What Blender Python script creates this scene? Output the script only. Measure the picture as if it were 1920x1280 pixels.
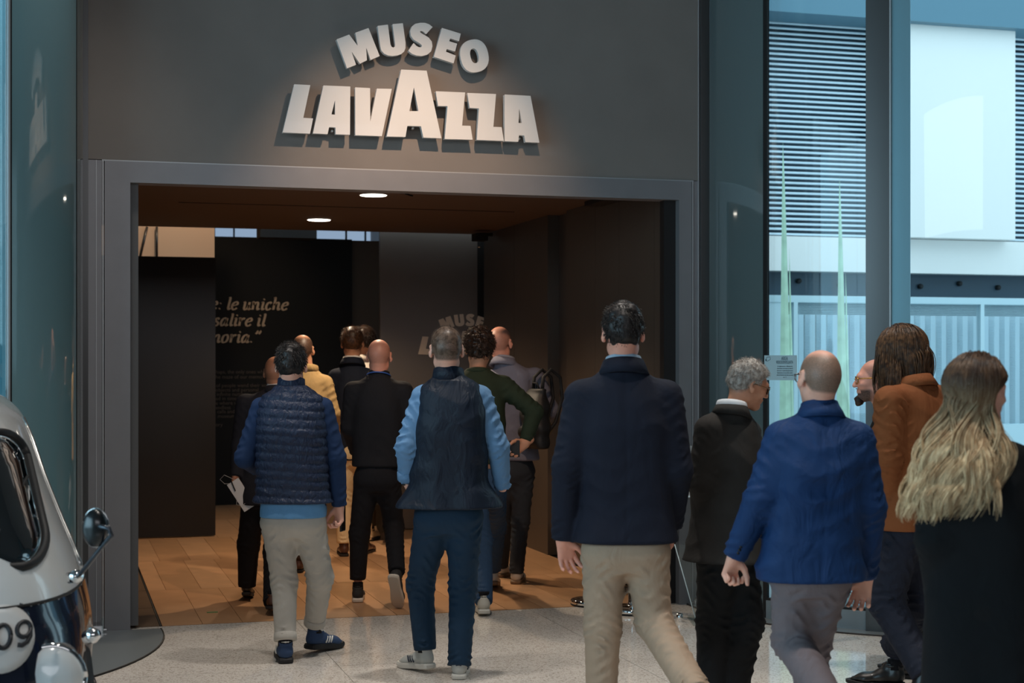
import bpy, bmesh, math, random
import numpy as np
from mathutils import Vector, Matrix, Quaternion

for _o in list(bpy.data.objects): bpy.data.objects.remove(_o)
SC = bpy.context.scene
COL = SC.collection
TH = math.radians(16.4)          # the lens looks 16.4 degrees to the right of the facade's normal
FOC = 2900.0                     # focal length in pixels of a 1920 wide frame
EYE = 1.62

# ---------------------------------------------------------------- camera
cam_d = bpy.data.cameras.new('camera')
cam = bpy.data.objects.new('camera', cam_d); COL.objects.link(cam)
cam.location = (0, 0, EYE); cam.rotation_euler = (math.pi/2, 0, -TH)
cam_d.sensor_width = 36; cam_d.lens = FOC/1920*36; cam_d.shift_y = 38/1920
cam_d.clip_end = 200
cam_d.dof.use_dof = True; cam_d.dof.focus_distance = 8.8; cam_d.dof.aperture_fstop = 3.4
SC.camera = cam

# ---------------------------------------------------------------- world and view
W = bpy.data.worlds.new('overcast_sky'); SC.world = W; W.use_nodes = True
bg = W.node_tree.nodes['Background']; bg.inputs[0].default_value = (0.74, 0.91, 1.0, 1); bg.inputs[1].default_value = 1.75
SC.view_settings.view_transform = 'Standard'; SC.view_settings.look = 'None'
SC.view_settings.exposure = 0.0; SC.view_settings.gamma = 1.0; SC.view_settings.use_curve_mapping = False

def lamp(name, kind, loc, power, color, target=None, **kw):
    l = bpy.data.lights.new(name, kind); l.energy = power; l.color = color
    for k, v in kw.items(): setattr(l, k, v)
    o = bpy.data.objects.new(name, l); COL.objects.link(o); o.location = loc
    if target is not None:
        o.rotation_euler = (Vector(target)-Vector(loc)).to_track_quat('-Z', 'Y').to_euler()
    return o
lamp('daylight_left', 'AREA', (-5.9, 3.2, 2.7), 270, (0.50, 0.80, 1.0), target=(2.6, 8.6, 1.2), shape='RECTANGLE', size=7.0, size_y=3.6)
lamp('daylight_rear', 'AREA', (1.5, -6.5, 4.6), 150, (0.95, 0.95, 1.0), target=(2.2, 9, 1.5), shape='RECTANGLE', size=8.0, size_y=2.0)
for _x, _y, _p in ((.6, 7.0, 190), (2.4, 7.6, 260), (4.0, 6.4, 260), (1.6, 5.0, 200), (3.4, 4.4, 200), (.2, 8.6, 120)):
    lamp('floor_fill_spot', 'SPOT', (_x, _y, 5.5), _p*1.75, (1.0, 0.92, 0.84), target=(_x, _y, 0), spot_size=math.radians(62), spot_blend=1.0, shadow_soft_size=0.12)  # added fill spots out of view overhead, to brighten the lobby floor
lamp('sign_spot', 'SPOT', (2.17, 7.1, 4.5), 330, (1.0, 0.66, 0.44), target=(2.17, 9.6, 2.45), spot_size=math.radians(48), spot_blend=1.0, shadow_soft_size=0.03)

# ---------------------------------------------------------------- helpers
def at(px, py, d):
    """a point seen at pixel px,py at the true distance d along the view direction"""
    r = (px-960)/FOC*d
    return Vector((math.sin(TH)*d+math.cos(TH)*r, math.cos(TH)*d-math.sin(TH)*r, EYE-(py-678)/FOC*d))
def on_y(px, py, Y):
    """the point of the upright plane y = Y behind pixel px,py"""
    t = (px-960)/FOC
    X = Y*(math.sin(TH)+t*math.cos(TH))/(math.cos(TH)-t*math.sin(TH))
    d = X*math.sin(TH)+Y*math.cos(TH)
    return Vector((X, Y, EYE-(py-678)/FOC*d))

def srgb(r, g, b):
    f = lambda c: (c/255/12.92 if c/255 <= .04045 else ((c/255+.055)/1.055)**2.4)
    return (f(r), f(g), f(b), 1)

def mat(name, col, rough=.6, metal=0., noise=0., nscale=8., bump=0., bscale=60., emit=None, spec=.5, coat=0., sheen=0.):
    m = bpy.data.materials.new(name); m.use_nodes = True
    nt = m.node_tree; N = nt.nodes; L = nt.links; b = N['Principled BSDF']
    b.inputs['Base Color'].default_value = col; b.inputs['Roughness'].default_value = rough
    b.inputs['Metallic'].default_value = metal; b.inputs['Specular IOR Level'].default_value = spec
    b.inputs['Coat Weight'].default_value = coat; b.inputs['Sheen Weight'].default_value = sheen
    if emit:
        b.inputs['Emission Color'].default_value = emit[0]; b.inputs['Emission Strength'].default_value = emit[1]
    if noise or bump:
        tc = N.new('ShaderNodeTexCoord')
    if noise:
        n = N.new('ShaderNodeTexNoise'); n.inputs['Scale'].default_value = nscale; n.inputs['Detail'].default_value = 4
        L.new(tc.outputs['Object'], n.inputs['Vector'])
        mr = N.new('ShaderNodeMapRange'); mr.inputs['From Min'].default_value = .3; mr.inputs['From Max'].default_value = .7
        mr.inputs['To Min'].default_value = 1-noise; mr.inputs['To Max'].default_value = 1+noise
        L.new(n.outputs['Fac'], mr.inputs['Value'])
        hs = N.new('ShaderNodeHueSaturation'); hs.inputs['Color'].default_value = col
        L.new(mr.outputs['Result'], hs.inputs['Value']); L.new(hs.outputs['Color'], b.inputs['Base Color'])
    if bump:
        n2 = N.new('ShaderNodeTexNoise'); n2.inputs['Scale'].default_value = bscale; n2.inputs['Detail'].default_value = 3
        L.new(tc.outputs['Object'], n2.inputs['Vector'])
        bp = N.new('ShaderNodeBump'); bp.inputs['Strength'].default_value = bump; bp.inputs['Distance'].default_value = .01
        L.new(n2.outputs['Fac'], bp.inputs['Height']); L.new(bp.outputs['Normal'], b.inputs['Normal'])
    return m

def glass_mat(name, tint, refl=.08, rough=0.0):
    m = bpy.data.materials.new(name); m.use_nodes = True
    nt = m.node_tree; N = nt.nodes; L = nt.links; N.clear()
    out = N.new('ShaderNodeOutputMaterial'); mix = N.new('ShaderNodeMixShader')
    tr = N.new('ShaderNodeBsdfTransparent'); tr.inputs[0].default_value = tint
    gl = N.new('ShaderNodeBsdfGlossy'); gl.inputs['Roughness'].default_value = rough
    lw = N.new('ShaderNodeLayerWeight'); lw.inputs['Blend'].default_value = .35
    mp = N.new('ShaderNodeMapRange'); mp.inputs['To Min'].default_value = refl*.3; mp.inputs['To Max'].default_value = min(1, refl*5)
    L.new(lw.outputs['Fresnel'], mp.inputs['Value']); L.new(mp.outputs['Result'], mix.inputs['Fac'])
    L.new(tr.outputs[0], mix.inputs[1]); L.new(gl.outputs[0], mix.inputs[2]); L.new(mix.outputs[0], out.inputs[0])
    return m

def link(o, parent=None):
    COL.objects.link(o)
    if parent is not None: o.parent = parent
    return o
def meshobj(name, me, m=None, parent=None, smooth=False):
    me.name = name
    if m is not None:
        for x in (m if isinstance(m, (list, tuple)) else [m]): me.materials.append(x)
    if smooth: me.polygons.foreach_set('use_smooth', [True]*len(me.polygons))
    return link(bpy.data.objects.new(name, me), parent)
def pyobj(name, vs, fs, m=None, parent=None, smooth=False):
    me = bpy.data.meshes.new(name); me.from_pydata([tuple(v) for v in vs], [], fs); me.update()
    return meshobj(name, me, m, parent, smooth)
def bmobj(name, bm, m=None, parent=None, smooth=False):
    me = bpy.data.meshes.new(name); bmesh.ops.recalc_face_normals(bm, faces=bm.faces); bm.to_mesh(me); bm.free()
    return meshobj(name, me, m, parent, smooth)
def empty(name, loc=(0, 0, 0), rz=0., parent=None):
    o = bpy.data.objects.new(name, None); o.location = loc; o.rotation_euler = (0, 0, rz); o.empty_display_size = .1
    return link(o, parent)
def tag(o, label=None, cat=None, group=None, kind=None):
    if label: o['label'] = label
    if cat: o['category'] = cat
    if group: o['group'] = group
    if kind: o['kind'] = kind
    return o
def struct(o, label=None, cat=None):
    return tag(o, label, cat, kind='structure')
def box(bm, x0, x1, y0, y1, z0, z1, bev=0.):
    vs = [bm.verts.new(p) for p in ((x0,y0,z0),(x1,y0,z0),(x1,y1,z0),(x0,y1,z0),(x0,y0,z1),(x1,y0,z1),(x1,y1,z1),(x0,y1,z1))]
    fs = [bm.faces.new([vs[i] for i in f]) for f in ((0,3,2,1),(4,5,6,7),(0,1,5,4),(1,2,6,5),(2,3,7,6),(3,0,4,7))]
    if bev:
        bmesh.ops.bevel(bm, geom=list({e for f in fs for e in f.edges}), offset=bev, segments=2, affect='EDGES', profile=.6)
def boxobj(name, b, m, parent=None, bev=0.):
    bm = bmesh.new(); box(bm, *b, bev=bev); return bmobj(name, bm, m, parent)
def tube_mesh(pts, rad, n=8, cap=True):
    pts = [Vector(p) for p in pts]; vs = []; fs = []
    if not isinstance(rad, (list, tuple)): rad = [rad]*len(pts)
    up = None
    for i, p in enumerate(pts):
        t = (pts[min(i+1, len(pts)-1)]-pts[max(i-1, 0)]).normalized()
        if up is None: up = t.orthogonal().normalized()
        up = (up-t*up.dot(t)).normalized(); s = t.cross(up)
        for k in range(n):
            a = 2*math.pi*k/n; vs.append(p+(up*math.cos(a)+s*math.sin(a))*rad[i])
    for i in range(len(pts)-1):
        for k in range(n):
            fs.append((i*n+k, i*n+(k+1) % n, (i+1)*n+(k+1) % n, (i+1)*n+k))
    if cap: fs.append(tuple(range(n))[::-1]); fs.append(tuple((len(pts)-1)*n+k for k in range(n)))
    return vs, fs
def tube(name, pts, rad, m, parent=None, n=8):
    vs, fs = tube_mesh(pts, rad, n); return pyobj(name, vs, fs, m, parent, True)
def lathe(name, prof, m, parent=None, n=40, loc=(0, 0, 0)):
    vs = []; fs = []
    for r, z in prof:
        for k in range(n):
            a = 2*math.pi*k/n; vs.append((r*math.cos(a), r*math.sin(a), z))
    for i in range(len(prof)-1):
        for k in range(n): fs.append((i*n+k, i*n+(k+1) % n, (i+1)*n+(k+1) % n, (i+1)*n+k))
    fs.append(tuple(range(n))[::-1]); fs.append(tuple((len(prof)-1)*n+k for k in range(n)))
    o = pyobj(name, vs, fs, m, parent); o.location = loc
    for p in o.data.polygons: p.use_smooth = len(p.vertices) == 4
    return o
def outline_mesh(loops, depth):
    """flat outlines (first outer, then holes) given a thickness: x right, y up, thickness along z"""
    cu = bpy.data.curves.new('outline', 'CURVE'); cu.dimensions = '2D'; cu.fill_mode = 'BOTH'; cu.extrude = depth/2
    for lp in loops:
        s = cu.splines.new('POLY'); s.points.add(len(lp)-1); s.use_cyclic_u = True
        for i, p in enumerate(lp): s.points[i].co = (p[0], p[1], 0, 1)
    o = bpy.data.objects.new('tmp', cu); COL.objects.link(o)
    dg = bpy.context.evaluated_depsgraph_get(); me = bpy.data.meshes.new_from_object(o.evaluated_get(dg))
    bpy.data.objects.remove(o); bpy.data.curves.remove(cu)
    return me
def text_mesh(body, size, depth=.001, shear=0., bold=0., align='LEFT', space=1.):
    cu = bpy.data.curves.new('text', 'FONT'); cu.body = body; cu.size = size; cu.extrude = depth/2
    cu.shear = shear; cu.offset = bold; cu.align_x = align; cu.space_character = space; cu.resolution_u = 3
    o = bpy.data.objects.new('tmp', cu); COL.objects.link(o)
    dg = bpy.context.evaluated_depsgraph_get(); me = bpy.data.meshes.new_from_object(o.evaluated_get(dg))
    bpy.data.objects.remove(o); bpy.data.curves.remove(cu)
    return me
def blob(pts_c, a, b, n=24, tilt=0., e=2.):
    out = []
    for k in range(n):
        t = 2*math.pi*k/n; c, s = math.cos(t), math.sin(t)
        x = a*abs(c)**(2/e)*(1 if c > 0 else -1); y = b*abs(s)**(2/e)*(1 if s > 0 else -1)
        out.append((pts_c[0]+x*math.cos(tilt)-y*math.sin(tilt), pts_c[1]+x*math.sin(tilt)+y*math.cos(tilt)))
    return out

# ---------------------------------------------------------------- materials of the place
M_facade = mat('facade_grey_panel', srgb(126, 120, 115), .55, noise=.05, nscale=3, bump=.03, bscale=200)
M_frame = mat('frame_grey_metal', srgb(135, 135, 138), .42, metal=.35, noise=.03)
M_darkgap = mat('black_gap', srgb(14, 14, 16), .6)
M_line = mat('pale_joint_line', srgb(175, 178, 180), .4, metal=.4)
M_drum = mat('back_painted_glass', srgb(112, 150, 160), .06, spec=.75, coat=.6)
M_drum2 = mat('back_painted_glass_dark', srgb(92, 108, 110), .07, spec=.7, coat=.6)
M_bronze = mat('dark_bronze_metal', srgb(78, 78, 78), .32, metal=.6)
M_teal = mat('teal_anodised_metal', srgb(120, 165, 180), .38, metal=.35)
M_black = mat('matt_black_paint', srgb(8, 8, 9), .8)
M_brownwall = mat('brown_wall_panel', srgb(72, 62, 54), .42, noise=.05, nscale=2)
M_brushed = mat('smoked_satin_panel', srgb(50, 48, 47), .30, metal=.6, noise=.06, nscale=1.5)
M_ceil = mat('brown_ceiling', srgb(96, 76, 62), .7)
M_wood = mat('tan_floor_tile', srgb(186, 142, 104), .3, noise=.10, nscale=4, bump=.01)
M_wood2 = mat('tan_floor_tile_light', srgb(196, 152, 114), .3, noise=.12, nscale=5, bump=.01)
M_wood3 = mat('brown_floor_tile', srgb(104, 84, 66), .3, noise=.10, nscale=4)
M_white = mat('white_acrylic', srgb(212, 212, 212), .35, coat=.2)
M_chrome = mat('chrome', srgb(225, 225, 225), .06, metal=1.)
M_rubber = mat('black_rubber', srgb(16, 16, 17), .6)
M_warm = mat('beige_lit_wall', srgb(225, 190, 158), .7)
M_glass = glass_mat('window_glass', (.86, .96, .99, 1), .04)
M_clear = glass_mat('clear_acrylic', (.90, .95, .95, 1), .10)
M_plaster = mat('lobby_plaster', srgb(110, 112, 114), .8)

def terrazzo(name, base, dark, light):
    m = bpy.data.materials.new(name); m.use_nodes = True
    nt = m.node_tree; N = nt.nodes; L = nt.links; b = N['Principled BSDF']
    b.inputs['Roughness'].default_value = .09; b.inputs['Specular IOR Level'].default_value = .5
    g = N.new('ShaderNodeNewGeometry')
    v = N.new('ShaderNodeTexVoronoi'); v.inputs['Scale'].default_value = 130
    n = N.new('ShaderNodeTexNoise'); n.inputs['Scale'].default_value = 150; n.inputs['Detail'].default_value = 2
    n2 = N.new('ShaderNodeTexNoise'); n2.inputs['Scale'].default_value = 1.1
    for x in (v, n, n2): L.new(g.outputs['Position'], x.inputs['Vector'])
    sp = N.new('ShaderNodeSeparateColor'); L.new(v.outputs['Color'], sp.inputs[0])
    cr = N.new('ShaderNodeValToRGB'); e = cr.color_ramp.elements
    e[0].position = 0; e[0].color = dark; e[1].position = 1; e[1].color = light
    a = e.new(.13); a.color = dark; a = e.new(.2); a.color = base; a = e.new(.8); a.color = base
    cr.color_ramp.interpolation = 'CONSTANT'
    L.new(sp.outputs[0], cr.inputs['Fac'])
    mx = N.new('ShaderNodeMix'); mx.data_type = 'RGBA'; mx.blend_type = 'MULTIPLY'; mx.inputs['Factor'].default_value = .45
    L.new(cr.outputs['Color'], mx.inputs['A']); L.new(n.outputs['Color'], mx.inputs['B'])
    L.new(cr.outputs['Color'], b.inputs['Base Color'])
    mr = N.new('ShaderNodeMapRange'); mr.inputs['From Min'].default_value = .35; mr.inputs['From Max'].default_value = .65
    mr.inputs['To Min'].default_value = .88; mr.inputs['To Max'].default_value = 1.06
    mt = N.new('ShaderNodeMath'); mt.operation = 'MULTIPLY'
    mr2 = N.new('ShaderNodeMapRange'); mr2.inputs['From Min'].default_value = .3; mr2.inputs['From Max'].default_value = .7
    mr2.inputs['To Min'].default_value = .86; mr2.inputs['To Max'].default_value = 1.1
    L.new(n2.outputs['Fac'], mr.inputs['Value']); L.new(n.outputs['Fac'], mr2.inputs['Value'])
    L.new(mr.outputs['Result'], mt.inputs[0]); L.new(mr2.outputs['Result'], mt.inputs[1])
    hs = N.new('ShaderNodeHueSaturation'); L.new(cr.outputs['Color'], hs.inputs['Color']); L.new(mt.outputs[0], hs.inputs['Value'])
    L.new(hs.outputs['Color'], b.inputs['Base Color'])
    return m
M_terr = terrazzo('terrazzo', srgb(212, 206, 198), srgb(176, 168, 158), srgb(230, 226, 220))

# ---------------------------------------------------------------- lobby floor: terrazzo slabs with thin recessed joints
PL = 1.53
floor = struct(boxobj('floor', (-7, 9, -8, 9.7, -.12, -.012), M_darkgap))
def ring_clip(poly, cx, cy, r):      # slabs keep clear of the grey quarter-round plates
    return poly
xs_ = [1.44+PL*k for k in range(-6, 6)]; ys_ = [9.695-1.53*k for k in range(0, 9)]
slab_me = {}
for i in range(len(xs_)-1):
    for j in range(len(ys_)-1):
        x0, x1, y1, y0 = xs_[i]+.0015, xs_[i+1]-.0015, ys_[j]-.0015, ys_[j+1]+.0015
        if 'slab' not in slab_me:
            bm = bmesh.new(); w, h = (x1-x0)/2, (y1-y0)/2; box(bm, -w, w, -h, h, -.02, 0); me = bpy.data.meshes.new('slab'); bmesh.ops.recalc_face_normals(bm, faces=bm.faces); bm.to_mesh(me); bm.free(); me.materials.append(M_terr); slab_me['slab'] = me
        o = bpy.data.objects.new('slab', slab_me['slab']); link(o, floor); o.location = ((x0+x1)/2, (y0+y1)/2, 0)

# grey quarter-round floor plates at the foot of the two drums
DC = {-1: (-1.35, 9.45), 1: (5.69, 9.45)}; DR = 1.5
M_plate = mat('grey_floor_plate', srgb(112, 120, 124), .35, metal=.2)
for s in (-1, 1):
    cx, cy = DC[s]; R2 = DR+(.46 if s < 0 else .16)
    pts = []
    for k in range(33):
        a = math.radians(-4+k*3.4); pts.append((cx-s*R2*math.cos(a), cy-R2*math.sin(a)))
    base = [(p[0], p[1]) for p in pts]+[(cx, pts[-1][1]+.3), (cx, pts[0][1])]
    me = outline_mesh([base], .008); o = meshobj('floor_plate', me, M_plate, floor); o.location.z = .003
    vs, fs = tube_mesh([(p[0], p[1], .004) for p in pts], .006, 6); pyobj('plate_edge', vs, fs, M_darkgap, floor)

# passage floor of tan planks
pf = struct(boxobj('floor', (-.2, 4.3, 9.705, 23, -.12, -.012), M_darkgap))
rng = random.Random(4)
rows = [9.71, 11.23, 12.87, 14.45, 16.1, 17.7]
tmes = {}
for r in range(len(rows)-1):
    y0, y1 = rows[r]+.0015, rows[r+1]-.0015
    off = (.0, .12, .06, .17, .03)[r % 5]
    x = .62
    first = True
    while x < 3.96:
        x1 = min(x+(.245-(off if first and off < .2 else 0)), 3.96); first = False
        if x1-x > .02:
            m = (M_wood, M_wood2, M_wood)[rng.randrange(3)]; key = (round(x1-x, 3), r, m.name)
            if key not in tmes:
                bm = bmesh.new(); box(bm, 0, x1-x-.003, 0, y1-y0, -.02, 0); me = bpy.data.meshes.new('tile'); bmesh.ops.recalc_face_normals(bm, faces=bm.faces); bm.to_mesh(me); bm.free(); me.materials.append(m); tmes[key] = me
            o = bpy.data.objects.new('tile', tmes[key]); link(o, pf); o.location = (x+.0015, y0, rng.uniform(-.0004, .0002))
        x = x1
for y0, y1 in ((9.71, 10.45), (10.455, 11.25), (11.255, 12.87), (12.875, 14.5)):
    boxobj('border_tile', (-.1, .605, y0, y1-.003, -.02, -.001), M_wood3, pf)
boxobj('border_strip', (.607, .617, 9.71, 12.1, -.02, .001), M_darkgap, pf)
boxobj('border_tile', (.62, 3.96, 17.7, 22.9, -.02, 0), M_wood3, pf)
bm = bmesh.new(); box(bm, .93, 1.0, 10.13, 10.155, 0, .003); bmobj('floor_marker', bm, mat('green_marker', srgb(60, 120, 60), .5), pf)

# ---------------------------------------------------------------- facade with the portal
FY = 9.6
fac = struct(empty('wall_front', (0, 0, 0)))
XL0, XL1, XR0, XR1 = .20, .30, 3.97, 4.07      # outer and inner edges of the frame
ZI, ZO = 2.70, 2.83
boxobj('upper_panel', (.18, 4.135, FY, FY+.12, ZO+.004, 5.6), M_facade, fac)
boxobj('frame_post', (.275, .425, FY-.012, FY+.13, 0, ZI), M_frame, fac)
boxobj('frame_post', (3.985, 4.075, FY-.012, FY+.13, 0, ZI), M_frame, fac)
boxobj('lintel', (.275, 4.075, FY-.012, FY+.13, ZI, ZO-.004), M_frame, fac)
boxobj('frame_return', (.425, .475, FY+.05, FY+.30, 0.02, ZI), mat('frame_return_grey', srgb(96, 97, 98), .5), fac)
boxobj('frame_return', (3.90, 3.985, FY+.05, FY+.12, 0.0, ZI+.02), M_darkgap, fac)
# thin pale shadow-gap lines that frame the portal
boxobj('joint_line', (.26, 4.09, FY-.008, FY+.02, ZO-.004, ZO+.003), M_line, fac)
boxobj('joint_line', (.262, .27, FY-.010, FY+.02, 0, ZO), M_line, fac)
boxobj('joint_line', (4.079, 4.087, FY-.010, FY+.02, 0, ZO), M_line, fac)
# side strips between frame and drums
boxobj('side_strip', (.15, .26, FY, FY+.12, 0, ZO), M_frame, fac)
boxobj('side_strip', (4.09, 4.16, FY, FY+.12, 0, ZO), M_frame, fac)
boxobj('side_line', (4.125, 4.131, FY-.006, FY+.02, 0, 5.6), M_line, fac)
boxobj('side_line', (.225, .229, FY-.006, FY+.02, 0, ZO), M_line, fac)
boxobj('corner_strip', (4.135, 4.20, FY-.03, FY+.12, 0, 5.6), M_bronze, fac)
boxobj('corner_strip', (.13, .18, FY-.03, FY+.12, 0, 5.6), M_bronze, fac)

# ---------------------------------------------------------------- drums of curved glass at both sides
def arc_panel(name, s, a0, a1, z0, z1, m, parent, r=DR, th=.02, n=None):
    cx, cy = DC[s]; n = n or max(2, int(abs(a1-a0)/1.2)); vs = []; fs = []
    for k in range(n+1):
        a = math.radians(a0+(a1-a0)*k/n)
        for rr in (r, r-th):
            for z in (z0, z1): vs.append((cx-s*rr*math.cos(a), cy-rr*math.sin(a), z))
    for k in range(n):
        q = k*4; w = q+4
        fs += [(q, w, w+1, q+1), (q+2, q+3, w+3, w+2), (q, q+2, w+2, w), (q+1, w+1, w+3, q+3)]
    fs += [(0, 1, 3, 2), (n*4, n*4+2, n*4+3, n*4+1)]
    o = pyobj(name, vs, fs, m, parent)
    bm = bmesh.new(); bm.from_mesh(o.data); bmesh.ops.recalc_face_normals(bm, faces=bm.faces); bm.to_mesh(o.data); bm.free()
    for p in o.data.polygons: p.use_smooth = abs(p.normal.z) < .5
    o.data.set_sharp_from_angle(angle=.6)
    return o
wl = struct(empty('wall_left')); wr = struct(empty('wall_right'))
arc_panel('curved_panel', -1, -6, 13.5, .02, 5.6, M_drum2, wl)
arc_panel('panel_joint', -1, 13.5, 14, 0, 5.6, M_darkgap, wl, r=DR+.002)
arc_panel('curved_panel', -1, 14, 41.5, .02, 5.6, M_drum, wl)
arc_panel('mullion', -1, 41.5, 42.2, 0, 5.6, M_darkgap, wl, r=DR+.004)
arc_panel('mullion', -1, 42.2, 42.7, 0, 5.6, M_line, wl, r=DR+.01)
arc_panel('curved_panel', 1, -6, 20.6, .02, 5.6, M_drum2, wr)
arc_panel('mullion', 1, 20.6, 21.9, 0, 5.6, M_darkgap, wr, r=DR+.01)
w1 = struct(empty('window_1')); w2 = struct(empty('window_2')); w3 = struct(empty('window_3'))
arc_panel('glass_pane', 1, 21.9, 48.0, .13, 5.6, M_glass, w1, th=.012)
arc_panel('glass_pane', 1, 57.6, 96, .13, 5.6, M_glass, w2, th=.012)
arc_panel('glass_pane', -1, 42.7, 96, .13, 5.6, M_glass, w3, th=.012)
arc_panel('mullion', 1, 48.0, 53.4, 0, 5.6, M_bronze, wr, r=DR+.05, th=.08)
arc_panel('mullion', 1, 53.4, 57.6, 0, 5.6, M_teal, wr, r=DR+.035, th=.08)
arc_panel('mullion_edge', 1, 53.2, 53.5, 0, 5.6, M_line, wr, r=DR+.056, th=.02)
M_sill = mat('grey_sill', srgb(128, 140, 146), .35, metal=.2)
for s, ww in ((1, wr), (-1, wl)):
    arc_panel('sill', s, 21.9 if s > 0 else 42, 96, 0, .12, M_sill, ww, r=DR+.02, th=.1)
    arc_panel('sill_cap', s, 21.9 if s > 0 else 42, 96, .12, .135, M_darkgap, ww, r=DR+.01, th=.06)
    arc_panel('floor_edge', s, -2 if s > 0 else 30, 96, .0, .006, M_darkgap, ww, r=DR+.035, th=.015)
# rest of the lobby: walls, ceiling
boxobj('wall_panel', (5.85, 9.0, 7.9, 8.02, 0, 5.6), M_plaster, wr)
boxobj('wall_panel', (9.0, 9.1, -8, 8.0, 0, 5.6), M_plaster, wr)
struct(boxobj('wall_back', (-7, 9, -8.1, -8, 0, 5.6), M_plaster))
struct(boxobj('ceiling', (-7, 9.1, -8.1, 9.72, 5.6, 5.8), M_plaster))
# left side: plinth, posts and tall glass (daylight enters here)
boxobj('plinth', (-7.05, -6.95, -8, 8, 0, .3), M_plaster, wl)
boxobj('wall_panel', (-7.05, -6.95, -8, 8, 4.9, 5.6), M_plaster, wl)
boxobj('wall_panel', (-7.0, -1.5, 7.9, 8.0, 0, 5.6), M_plaster, wl)
for y in (-8, -5.6, -3.2, -.8, 1.6, 4.0, 6.4, 7.9):
    boxobj('post', (-7.06, -6.94, y, y+.12, .3, 4.9), M_bronze, wl)
w4 = struct(empty('window_4')); boxobj('glass_pane', (-7.005, -6.995, -7.9, 7.9, .3, 4.9), M_glass, w4)

# ---------------------------------------------------------------- passage
pw = struct(empty('wall_passage_right'))
for i, (y0, y1) in enumerate(((9.78, 10.02), (10.024, 10.72), (10.724, 11.25), (11.254, 11.95))):
    boxobj('wall_panel', (3.98, 4.12, y0, y1, 0, 2.96), M_brownwall, pw)
boxobj('wall_panel', (4.05, 4.12, 11.95, 12.36, 0, 2.96), M_brownwall, pw)
boxobj('wall_panel', (3.95, 4.12, 12.36, 13.35, 0, 2.96), M_brownwall, pw)
boxobj('wall_panel', (3.95, 4.12, 13.354, 14.38, 0, 2.96), M_brownwall, pw)
boxobj('wall_panel', (4.05, 4.12, 14.38, 15.2, 0, 2.96), M_brownwall, pw)
boxobj('wall_panel', (3.95, 4.12, 15.2, 23, 0, 4.4), M_brownwall, pw)
boxobj('door_slot', (3.84, 3.98, 9.80, 11.1, 2.80, 2.835), M_darkgap, pw)
pl = struct(boxobj('wall_passage_left', (-.1, .02, 9.75, 23, 0, 4.4), M_brownwall))
pc = struct(boxobj('ceiling_passage', (-.1, 4.12, 9.73, 14.42, 2.85, 2.96), M_ceil))
boxobj('ceiling_joint', (.9, 3.6, 12.16, 12.17, 2.846, 2.852), M_darkgap, pc)
struct(boxobj('ceiling_passage_rear', (-.1, 4.12, 14.42, 23, 4.4, 4.5), M_black))
def at_z(px, py, z):
    d = (EYE-z)*FOC/(py-678); return at(px, py, d)
M_disc = mat('downlight_glow', (1, 1, 1, 1), .5, emit=((1.0, .93, .80, 1), 9))
for px_, py_, n_ in ((700, 365, 'recessed round downlight in the passage ceiling nearest the entrance'), (598, 411.5, 'recessed round downlight deeper in the passage ceiling')):
    p = at_z(px_, py_, 2.85); t = tag(empty('downlight', (p.x, p.y, 2.85)), n_, 'lamp')
    lathe('trim_ring', [(.098, 0), (.108, 0), (.108, -.004), (.098, -.004)], M_white, t)
    lathe('diffuser', [(.0, -.004), (.097, -.004), (.097, -.007), (.0, -.007)], M_disc, t)
    lamp('downlight_spot', 'SPOT', (p.x, p.y, 2.83), 155, (1.0, .78, .55), target=(p.x, p.y-.1, 0), spot_size=math.radians(128), spot_blend=.5, shadow_soft_size=.05)
# small black ceiling fitting near the first downlight
t = tag(empty('ceiling_sensor', at_z(760, 361, 2.85)), 'small black bracket sensor on the ceiling beside the downlight', 'sensor')
boxobj('plate', (-.03, .03, -.03, .03, -.008, 0), M_black, t); tube('arm', [(0, 0, -.008), (.03, -.02, -.02), (.05, -.03, -.025)], .006, M_black, t)
t = tag(empty('security_camera', (3.80, 14.0, 2.80)), 'small black camera box at the corner under the ceiling', 'camera')
boxobj('housing', (-.06, .06, -.10, .06, -.05, .02), M_black, t, bev=.008); boxobj('bracket', (-.02, .13, -.01, .03, .0, .03), M_black, t)
lathe('lens', [(.0, -.11), (.016, -.11), (.016, -.10), (0, -.10)], M_chrome, t)

# rear of the passage: sliding panels, text wall, bright strips
g1 = tag(empty('sliding_panel', (0, 0, 0)), 'smoked satin sliding panel at the left end of the passage', 'panel')
a_, b_ = on_y(236, 1010, 14.55), on_y(404, 484, 14.55)
boxobj('leaf', (.04, b_.x, 14.55, 14.60, .01, b_.z), M_brushed, g1)
boxobj('edge_rail', (.04, b_.x, 14.54, 14.61, b_.z, b_.z+.006), M_darkgap, g1)
g2 = tag(empty('sliding_panel', (0, 0, 0)), 'tall smoked satin panel printed with the museum name behind the curly-haired man', 'panel')
a_, b_ = on_y(713, 436, 14.6), on_y(908, 436, 14.6); b_.x = min(b_.x, 4.045)
boxobj('leaf', (a_.x, b_.x-.07, 14.6, 14.66, .01, 3.1), mat('warm_grey_satin_panel', srgb(112, 104, 98), .36, metal=.3, noise=.05, nscale=1.5), g2)
boxobj('edge_post', (b_.x-.07, b_.x-.002, 14.605, 14.66, .01, 3.1), M_black, g2)
bw = struct(empty('wall_rear'))
a_, b_, c_ = on_y(404, 443, 17.7), on_y(660, 443, 17.7), on_y(716, 450, 17.7)
boxobj('black_wall', (a_.x-1.2, b_.x, 17.7, 17.9, 0, a_.z), M_black, bw)
boxobj('brown_wall', (b_.x, 3.95, 17.85, 18.0, 0, c_.z), mat('rear_brown_wall', srgb(88, 72, 60), .6), bw)
p0, p1 = on_y(240, 420, 16.2), on_y(404, 490, 16.2)
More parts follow.
